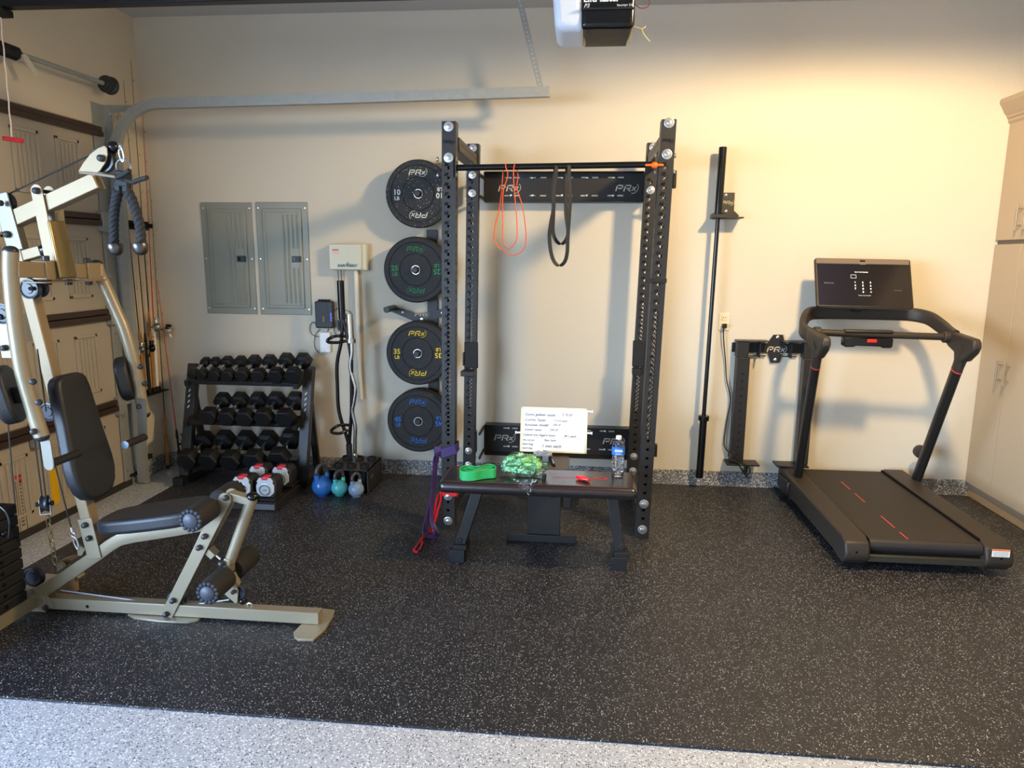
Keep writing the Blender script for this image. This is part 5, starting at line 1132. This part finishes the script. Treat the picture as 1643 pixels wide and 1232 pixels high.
MB().tube([P(8, 314, Y=CY_), P(143, 250, Y=CY_)], .0032, 6).build('upper_cable', wire, gm)
# ball stop
MB().ball(P(182, 236, Y=CY_), .023).build('cable_stop_ball', BLKG, gm)
# rising bracket with curved plate
for yy, ex in ((NY-.006, 0), (CY_+.036, 0)):
    a, b = P(61, 306, Y=NY), P(85, 424, Y=NY); a.y = b.y = yy
    MB().beam(a, b, .006, .048).build('swing_bracket', GOLDD, gm); d_ = (b-a).normalized()
    MB().lathe([(.0237, -.0034), (.0237, .0034)], a, (0, 1, 0), 24).build('bracket_end', GOLDD, gm)
domed(59, 306, NY-.009, .0135)
MB().cyl(P(61, 306, Y=NY), P(61, 306, Y=NY)+V((0, .055, 0)), .008).build('bracket_axle', BLKM, gm)
a, b = P(90, 354, Y=CY_-.02), P(110, 446, Y=CY_-.02); MB().beam(a, b, .095, .012).build('front_guard_plate', mat('olive bronze metal', (150, 130, 86), .3, .7), gm, bevel=.01, seg=3)
a, b = P(95, 335, Y=CY_), P(88, 445, Y=CY_+.0); MB().beam(P(88, 350, Y=CY_+.03)+V((0, 0, .05)), P(98, 440, Y=CY_+.03), .05, .05).build('press_tube', GOLD, gm, bevel=.003)
a, b = NF(30, 411), NF(62, 402); MB().beam(a, b, .045, .042).build('bumper_stub', GOLDD, gm, bevel=.003); MB().tube([b, b+(b-a).normalized()*.045], .024, 20).build('rubber_bumper', BLKG, gm, bevel=.004)
# arm crossbar
YA, YB_ = CY_-.25, CY_+.25
pn, pf_ = P(20, 432, Y=YA), P(158, 436, Y=YB_); zcr = (pn.z+pf_.z)/2
MB().beam((pn.x, YA, pn.z), (pf_.x, YB_, pf_.z), .05, .062, side=(1, 0, 0)).build('arm_crossbar', GOLDD, gm, bevel=.004)
for f_ in (.36, .86): 
    p = V((pn.x, YA, pn.z)).lerp(V((pf_.x, YB_, pf_.z)), f_)
    MB().box((p.x-.032, p.y-.045, p.z-.038), (p.x+.034, p.y+.045, p.z+.038)).build('crossbar_sleeve', GOLDD, gm, bevel=.004)
    for s in (-1, 1): MB().cyl(p+V((0, 0, s*.036)), p+V((0, 0, s*.058)), .014).build('sleeve_bolt', mat('dark bolt cap', (52, 54, 58), .35, .2), gm, bevel=.003)
p = V((pn.x, YA, pn.z)).lerp(V((pf_.x, YB_, pf_.z)), .60); MB().cyl(p+V((0, 0, -.035)), p+V((0, 0, -.058)), .014).build('sleeve_bolt', mat('dark bolt cap', (52, 54, 58), .35, .2), gm)
MB().beam((p.x, p.y-.19, p.z-.042), (p.x, p.y+.17, p.z-.042), .10, .006, side=(1, 0, 0)).build('crossbar_plate', GOLDD, gm, bevel=.002)
# arms
nA = [P(x, y, Y=YA) for x, y in ((17, 403), (17, 440), (22, 500), (28.5, 550), (37, 600), (51, 650), (67, 700))]
fA = [P(x, y, Y=YB_) for x, y in ((155, 424), (158, 436), (170, 462), (187, 500), (198, 525), (209, 560), (218, 597), (227, 645), (231, 664))]
MB().tube(curve(nA, 5), .0275, 24).build('press_arm', GOLD, gm); MB().tube(curve(fA, 5), .0265, 24).build('press_arm', GOLD, gm)
capm = mat('dark end cap', (40, 40, 44), .35)
for p, s_ in ((nA[0], 1), (fA[0], 1), (nA[-1], -1), (fA[-1], -1)): MB().ball(p, .0275, (1, 1, .75)).build('arm_end_cap', capm, gm)
a, b = P(160, 437, Y=YB_-.01), P(176, 470, Y=YB_); MB().beam(P(140, 433, Y=YB_-.06), P(163, 434, Y=YB_-.01), .05, .058, side=(1, 0, 0)).build('arm_elbow', GOLDD, gm, bevel=.004)
# arm pads
def apad(c, h=.115, w=.052, th=.055, tilt=0.):
    pts = [(x, z) for x, z in rrect(2*w*1.6, 2*h, .07, 6)]
    ax = V((math.sin(tilt), 0, math.cos(tilt))); uu = V((-.40, .92, 0)).normalized(); uu = (uu-ax*uu.dot(ax)).normalized()
    nn_ = uu.cross(ax)
    return MB().prism(pts, c, uu, ax, nn_, th).build('arm_pad', VINYL, gm, bevel=.014, seg=4)
cN = P(33, 634, Y=YA-.0)+V((-.055, 0, .0)); cF = P(207, 607, Y=YB_)+V((-.015, -.0, 0))
apad(cN, tilt=-.22); apad(cF, tilt=-.16, h=.10)
for c, pa in ((cN, P(40, 634, Y=YA)), (cF, P(214, 607, Y=YB_))): MB().beam(c, pa, .03, .06).build('pad_mount', BLKM, gm)
for x, y in ((54, 612), (63.5, 645), (55, 692)): domed(x, y, YA-.026, .0125, (0.2, -1, 0)) 
for x, y in ((226, 588), (233, 615), (224, 652)): domed(x, y, YB_-.026, .0125, (0.2, -1, 0))
# grips
SIL = mat('silver champagne', (128, 122, 110), .4, .4)
a, b = P(73, 706, Y=YA+.015), P(79, 746, Y=YA+.015); MB().beam(a, b, .006, .042).build('grip_plate', SIL, gm); MB().lathe([(.0207, -.0034), (.0207, .0034)], b, (0, 1, 0), 20).build('grip_plate_end', SIL, gm)
g0 = P(84, 743, Y=YA+.02); MB().tube([g0, g0+V((0, .15, 0))], .0165, 18).build('hand_grip', FOAM, gm)
a, b = P(227, 640, Y=YB_-.03), P(229, 698, Y=YB_-.03); MB().beam(a, b, .006, .042).build('grip_plate', SIL, gm); MB().lathe([(.0207, -.0034), (.0207, .0034)], b, (0, 1, 0), 20).build('grip_plate_end', SIL, gm)
g0 = P(232, 701, Y=YB_-.03); MB().tube([g0, g0+V((0, -.14, 0))], .0165, 18).build('hand_grip', FOAM, gm); MB().lathe([(.0175, 0), (.0175, .004), (.008, .006), (0, .006)], g0+V((0, -.14, 0)), (0, -1, 0), 20).build('grip_cap', mat('pale blue grey cap', (140, 158, 176), .35, .3), gm)
a, b = P(3, 505, Y=-2.40), P(12, 574, Y=-2.40); MB().beam(a, b, .006, .042).build('adjuster_plate', GOLD, gm); domed(3, 508, -2.404, .012); domed(8, 558, -2.404, .012)
# backrest
def padshape(outline, o, u, v, n, th, name, **k): return MB().prism(outline, o, u, v, n, th).build(name, VINYL, gm, bevel=.018, seg=5)
pc0, pc1 = V((-2.155, CY_, 1.075)), V((-2.065, CY_, .535))
vv = (pc0-pc1); LP = vv.length; vv.normalize(); uu = Y1; nv = uu.cross(vv)
half = [(.085, 1.0), (.108, .93), (.113, .80), (.116, .65), (.122, .5), (.13, .36), (.128, .22), (.108, .10), (.075, .03), (.03, 0)]
top_ = [(.03, 1.0)]
hf = [(.045, 1.0), (.072, .985), (.088, .955), (.096, .9), (.102, .78), (.108, .62), (.118, .45), (.128, .3), (.126, .19), (.108, .09), (.078, .03), (.04, 0)]
out = [(-w, h*LP) for w, h in hf][::-1]+[(w, h*LP) for w, h in hf]
padshape(out, pc1+nv*(.0), uu, vv, nv, .06, 'backrest_pad')
# seat
s0_, s1_ = V((-2.03, CY_, .392)), V((-1.585, CY_, .470)); vv = (s1_-s0_); LS = vv.length; vv.normalize(); nv = vv.cross(Y1)
hf = [(.03, 0), (.07, .02), (.095, .08), (.11, .2), (.122, .4), (.128, .6), (.128, .85), (.115, .97), (.09, 1.0)]
out = [(h*LS, -w) for w, h in hf]+[(h*LS, w) for w, h in hf][::-1]
padshape(out, s0_+nv*.032, vv, Y1, nv, .064, 'seat_pad')
# front post
f0, f1 = NF(268, 988), NF(338, 842)
MB().beam(f0, f1, .05, .052).build('front_post', GOLD, gm, bevel=.003)
for yy in (NY-.004, CY_+.03):
    a, b = P(*((268, 987) if yy < CY_ else (322, 876)), Y=NY), P(362, 800, Y=NY); a.y = b.y = yy
    MB().beam(a, b, .006, .054).build('pivot_plate', GOLD, gm, bevel=.002); MB().lathe([(.0268, -.0034), (.0268, .0034)], b, (0, 1, 0), 28).build('pivot_plate_end', GOLD, gm)
for x, y in ((363, 798), (329, 860), (320, 878), (278, 963), (267, 985)): domed(x, y, NY-.007, .0125)
MB().cyl(P(363, 798, Y=NY), P(363, 798, Y=NY)+V((0, .06, 0)), .012).build('pivot_axle', BLKM, gm)
MB().beam(NF(330, 885), NF(341, 895), .045, .03).build('stop_block', GOLD, gm, bevel=.002); MB().tube([NF(341, 894), NF(349, 901)], .005, 8).build('adjust_screw', ZINC, gm)
# leg developer
MB().beam(NF(365, 797), NF(398, 806), .045, .034).build('developer_link', GOLD, gm, bevel=.003)
MB().tube([NF(400, 803), NF(364, 905)], .0235, 24).build('leg_lever', GOLD, gm); MB().ball(NF(400.5, 800), .0255, (1, 1, .8)).build('lever_cap', BLKG, gm)
MB().beam(NF(364, 897), NF(362, 930), .055, .03).build('lever_socket', GOLD, gm, bevel=.004); domed(356, 904, NY-.004, .0125)
q = [P(x, y, Y=NY+.008) for x, y in ((352, 945), (377, 932), (383, 948), (381, 966), (378, 967))]
for yy in (NY+.006, CY_+.018): MB().prism([(k.x, k.z) for k in q], (0, yy, 0), X1, Z1, Y1, .004).build('lower_pulley_plate', GOLD, gm)
domed(375, 949, NY+.003, .009)
MB().beam(NF(366, 925), NF(376, 945), .03, .03).build('lower_link', GOLD, gm)
MB().ball(P(389.5, 964, Y=CY_), .0165).build('cable_stop_ball', BLKG, gm)
MB().tube([P(400.5, 971, Y=CY_)+V((.0105*math.cos(2*pi*j/14), 0, .0105*math.sin(2*pi*j/14))) for j in range(14)], .0035, 6, closed=True).build('cable_eye', ZINC, gm)
# foam rollers
def roller(c, half, R):
    c = V(c); 
    MB().cyl(c+V((0, -half-.01, 0)), c+V((0, half, 0)), .012).build('roller_axle', BLKM, gm)
    for s in (-1, 1):
        e = c+V((0, s*half, 0)); i = c+V((0, s*.034, 0)); L = (e-i).length; ax = (e-i).normalized()
        rl_ = MB().lathe([(.014, 0), (R*.8, 0), (R, .012), (R, L-.012), (R*.9, L-.002), (.014, L)], i, ax, 36).build('foam_roller', FOAM, gm)
        MB().lathe([(R*.64, 0), (R*.62, .006), (R*.45, .013), (0, .016)], e-ax*.002, ax, 28).build('roller_cap', mat('grey blue cap', (66, 69, 78), .45), rl_)
        g_ = MB()
        for k in range(14):
            a_ = 2*pi*k/14; g_.ball(e+V((math.cos(a_)*R*.8, -ax.y*.004*-1*0, math.sin(a_)*R*.8)), R*.19, (1, .55, 1), 8, 6)
        g_.build('gathered_edge', mat('grey gathered foam', (44, 45, 50), .65), rl_)
roller((-1.535, CY_, .525), .19, .050); roller((-1.485, CY_, .216), .19, .050)
# cables
MB().tube([P(98, 947, Y=CY_), P(268, 970, Y=CY_)], .003, 6).build('lower_cable', wirel, gm)
MB().tube([P(296, 972, Y=CY_), P(368, 962, Y=CY_)], .003, 6).build('lower_cable', wirel, gm)
MB().tube([P(5, 590, Y=-2.38), P(24, 808, Y=-2.38)], .003, 6).build('stack_cable', wire, gm)
MB().tube([P(54, 694, Y=-2.32), P(68, 801, Y=-2.28)], .003, 6).build('hanging_cable', wire, gm); MB().tube([P(62, 700, Y=-2.30), P(74, 801, Y=-2.27)], .003, 6).build('hanging_cable', wire, gm)
MB().tube([P(60, 560, Y=-2.26), P(74, 660, Y=-2.24)], .003, 6).build('hanging_cable', wire, gm)
MB().tube([P(88, 745, Y=-2.24), P(114, 846, Y=-2.22)], .0032, 6).build('hanging_cable', wire, gm)
MB().tube([P(114, 846, Y=-2.22), P(116, 853, Y=-2.22)], .0055, 8).build('cable_fitting', ZINC, gm)
def ring(c, R, r, u, v, m, nm, par, sx_=1, sy_=1): return MB().tube([c+V(u)*R*sx_*math.cos(2*pi*j/18)+V(v)*R*sy_*math.sin(2*pi*j/18) for j in range(18)], r, 7, closed=True, side=V(u).cross(V(v))).build(nm, m, par)
ring(P(117.5, 858, Y=-2.22), .009, .003, X1, Z1, ZINC, 'cable_eye', gm); ring(P(122, 871, Y=-2.22), .028, .0035, V((.25, 0, -.97)), V((.97, 0, .25)), ZINC, 'carabiner', gm, 1, .3)
q = [P(x, y, Y=-2.21) for x, y in ((120, 872), (134, 882), (128, 893), (122, 893))]; MB().prism([(k.x, k.z) for k in q], (0, CY_-.012, 0), X1, Z1, Y1, .005).build('cable_tab', GOLD, gm)
q = [P(x, y, Y=-2.21) for x, y in ((92, 906), (98, 912), (88, 920), (86, 908))]; MB().prism([(k.x, k.z) for k in q], (0, CY_-.0, 0), X1, Z1, Y1, .02).build('chain_tab', GOLD, gm)
q = [P(x, y, Y=-2.12) for x, y in ((100, 897), (114, 893), (121, 896), (112, 905), (100, 912))]; MB().prism([(k.x, k.z) for k in q], (0, -2.12, 0), X1, Z1, Y1, .05).build('step_bracket', GOLD, gm)
# floating pulley, chain
c = P(72, 808, Y=-2.28); MB().lathe([(.008, -.013), (.030, -.013), (.036, -.012), (.030, -.002), (.030, .002), (.036, .012), (.030, .013), (.008, .013)], c, (1, .5, 0), 32).build('floating_pulley', PUL, gm)
MB().cyl(c-V((.9, .45, 0))*.032, c+V((.9, .45, 0))*.032, .010).build('pulley_bolt', BLKM, gm); MB().beam(c+V((-.017, -.009, .02)), c+V((-.017, -.009, -.045)), .003, .016, side=(1, .5, 0)).beam(c+V((.017, .009, .02)), c+V((.017, .009, -.045)), .003, .016, side=(1, .5, 0)).beam(c+V((-.018, -.009, -.044)), c+V((.018, .009, -.044)), .016, .004, side=(1, -2, 0)).build('pulley_yoke', ZINC, gm)
a, b = P(76, 828, Y=-2.27), P(89, 905, Y=-2.215); n_ = 6
for k in range(n_):
    cc = a.lerp(b, (k+.5)/n_); dd = (b-a).normalized(); ss = (dd.cross(Y1) if k % 2 else dd.cross(X1)).normalized()
    ring(cc, (b-a).length/n_*.62, .0026, dd, ss, mat('worn gold chain', (176, 162, 120), .35, .8), 'chain_link', gm, 1, .42)
# weight stack
SX0, SX1, SY1, SY0 = -2.50, -2.37, -2.272, -2.60
sp0 = P(46, 965, X=SX1).z; 
hs_ = (P(28, 806, X=SX1).z-.085)/9
for k in range(9):
    z0 = .085+hs_*k; w_ = MB().box((SX0, SY0, z0+.002), (SX1, SY1, z0+hs_-.002)).build('weight_plate', BLKM, gm, bevel=.006, seg=3)
    if k < 8: MB().cyl((SX1, SY1-.115, z0+hs_*.5), (SX1+.004, SY1-.115, z0+hs_*.5), .008, 10).build('pin_hole', NUM, w_)
MB().box((SX0+.02, SY0+.05, .085+hs_*9), (SX1-.02, SY1-.09, .085+hs_*9+.09)).build('stack_head', BLKM, gm, bevel=.012, seg=3)
for y in (SY0+.05, SY1-.06): MB().cyl(((SX0+SX1)/2, y-.0, .08), ((SX0+SX1)/2, y-.0, .0855+hs_*9), .012).build('guide_rod', ZINC, gm)
k1 = [P(x, y, Y=-2.42) for x, y in ((0, 812), (10, 822), (15, 838), (15, 852), (14, 862))]; MB().tube(curve(k1), .0045, 8).build('selector_pin_cord', BLKG, gm)
MB().ball(P(6, 856, Y=-2.41), .014).build('selector_knob', BLKG, gm)
# ---- rope attachment and bar hanging from the boom
rp = thing('rope_attachment', P(197, 250, Y=CY_), 'black braided rope attachment with two steel ends hanging from the boom', 'rope handle')
HY = CY_
ring(P(190, 236, Y=HY), .011, .0035, X1, Z1, ZINC, 'swivel_eye', rp)
ring(P(194.5, 247, Y=HY), .030, .003, V((-.15, 0, 1)), V((1, 0, .15)), ZINC, 'carabiner', rp, 1, .28)
ring(P(197.5, 268, Y=HY), .031, .004, X1, Z1, CHROME, 'steel_ring', rp)
a, b = P(198, 274, Y=HY), P(198, 300, Y=HY); MB().beam(a, b, .03, .055).build('clamp_body', BLKM, rp, bevel=.006, seg=3)
MB().beam(P(190, 290, Y=HY), P(191, 308, Y=HY), .028, .028).beam(P(204, 290, Y=HY), P(203, 310, Y=HY), .028, .028).split('rope_sleeve', BLKM, rp, bevel=.006)
def braid(pts):
    m_ = MB(); c_ = curve(pts, 10); acc = 0
    for s in range(3):
        path = []; acc = 0
        for i, p in enumerate(c_):
            if i: acc += (p-c_[i-1]).length
            t_ = (c_[min(i+1, len(c_)-1)]-c_[max(i-1, 0)]).normalized(); q_ = t_.cross(Y1).normalized(); w_ = t_.cross(q_); a_ = acc*2*pi/.062+s*2*pi/3
            path.append(p+(q_*math.cos(a_)+w_*math.sin(a_))*.0095)
        m_.tube(path, .0105, 10)
    return m_.build('braided_rope', ROPE, rp)
steel = mat('burnished steel end', (96, 92, 88), .3, .85)
for pts, e in (([(190, 306), (187, 318), (184, 334), (182.5, 358), (183, 391)], (185, 398)), ([(204, 306), (210, 316), (216, 332), (222, 352), (226, 374), (226.5, 390)], (225, 397))):
    braid([P(x, y, Y=HY) for x, y in pts]); c = P(*e, Y=HY)
    MB().lathe([(.0, .016), (.029, .018), (.031, .014), (.031, -.002), (.027, -.018), (.017, -.028), (.0, -.032)], c, (0, 0, 1), 28).build('steel_end', steel, rp)
lb_ = thing('pull_down_bar', P(187, 285, Y=HY-.03), 'slim bar with two black curved grips hanging at the end of the boom', 'pull bar')
MB().tube([P(128, 276.5, Y=HY-.05), P(152, 279, Y=HY-.05), P(187, 284, Y=HY-.05)], .0055, 10).build('bar', GOLD, lb_)
MB().tube([P(187, 285, Y=HY-.05), P(198, 280, Y=HY-.06), P(208, 273.5, Y=HY-.07)], .0095, 12).build('grip', FOAM, lb_)
MB().tube(curve([P(203, 289, Y=HY-.04), P(213, 292, Y=HY-.05), P(222, 289, Y=HY-.06), P(236, 285, Y=HY-.08)]), .0095, 12).build('grip', FOAM, lb_)
MB().tube([P(187, 285, Y=HY-.05), P(203, 289, Y=HY-.04)], .0075, 10).build('middle_hook', BLKM, lb_)
# ================================================================= LIGHT
w = bpy.data.worlds.new('sky'); sc.world = w; w.use_nodes = True; bg = w.node_tree.nodes['Background']; bg.inputs[0].default_value = (.55, .74, 1.0, 1); bg.inputs[1].default_value = 30.0
_nt = w.node_tree; _tc = _nt.nodes.new('ShaderNodeTexCoord'); _sp = _nt.nodes.new('ShaderNodeSeparateXYZ'); _rp = _nt.nodes.new('ShaderNodeValToRGB')   # bright hazy horizon, deeper sky above
_nt.links.new(_tc.outputs['Generated'], _sp.inputs[0]); _nt.links.new(_sp.outputs[2], _rp.inputs[0]); _nt.links.new(_rp.outputs[0], bg.inputs[0])
_e = _rp.color_ramp.elements; _e[0].position = 0.0; _e[0].color = (.56, .75, 1.0, 1); _e[1].position = .45; _e[1].color = (.10, .16, .30, 1); _x = _e.new(.18); _x.color = (.50, .70, 1.0, 1)
def area(name, loc, rot, sx, sy, power, colr, portal=False):
    l = bpy.data.lights.new(name, 'AREA'); l.shape = 'RECTANGLE'; l.size = sx; l.size_y = sy; l.energy = power; l.color = colr
    if portal: l.cycles.is_portal = True
    o = bpy.data.objects.new(name, l); col.objects.link(o); o.location = loc; o.rotation_euler = rot; return o
area('open_door_portal', (XL-.1, -5.35, 1.15), (0, -pi/2, 0), 2.3, 4.7, 1, (1, 1, 1), portal=True)
LK = V((1.55, -2.15, HC-.16))
pl_ = bpy.data.lights.new('ceiling_bulb', 'SPOT'); pl_.spot_size = pi; pl_.spot_blend = .22; pl_.energy = 440; pl_.color = (1.0, .73, .39); pl_.shadow_soft_size = .12
po = bpy.data.objects.new('ceiling_bulb', pl_); col.objects.link(po); po.location = LK
sc.view_settings.view_transform = 'Standard'; sc.view_settings.look = 'None'; sc.view_settings.gamma = 1; sc.view_settings.use_curve_mapping = False
sc.view_settings.exposure = -.08
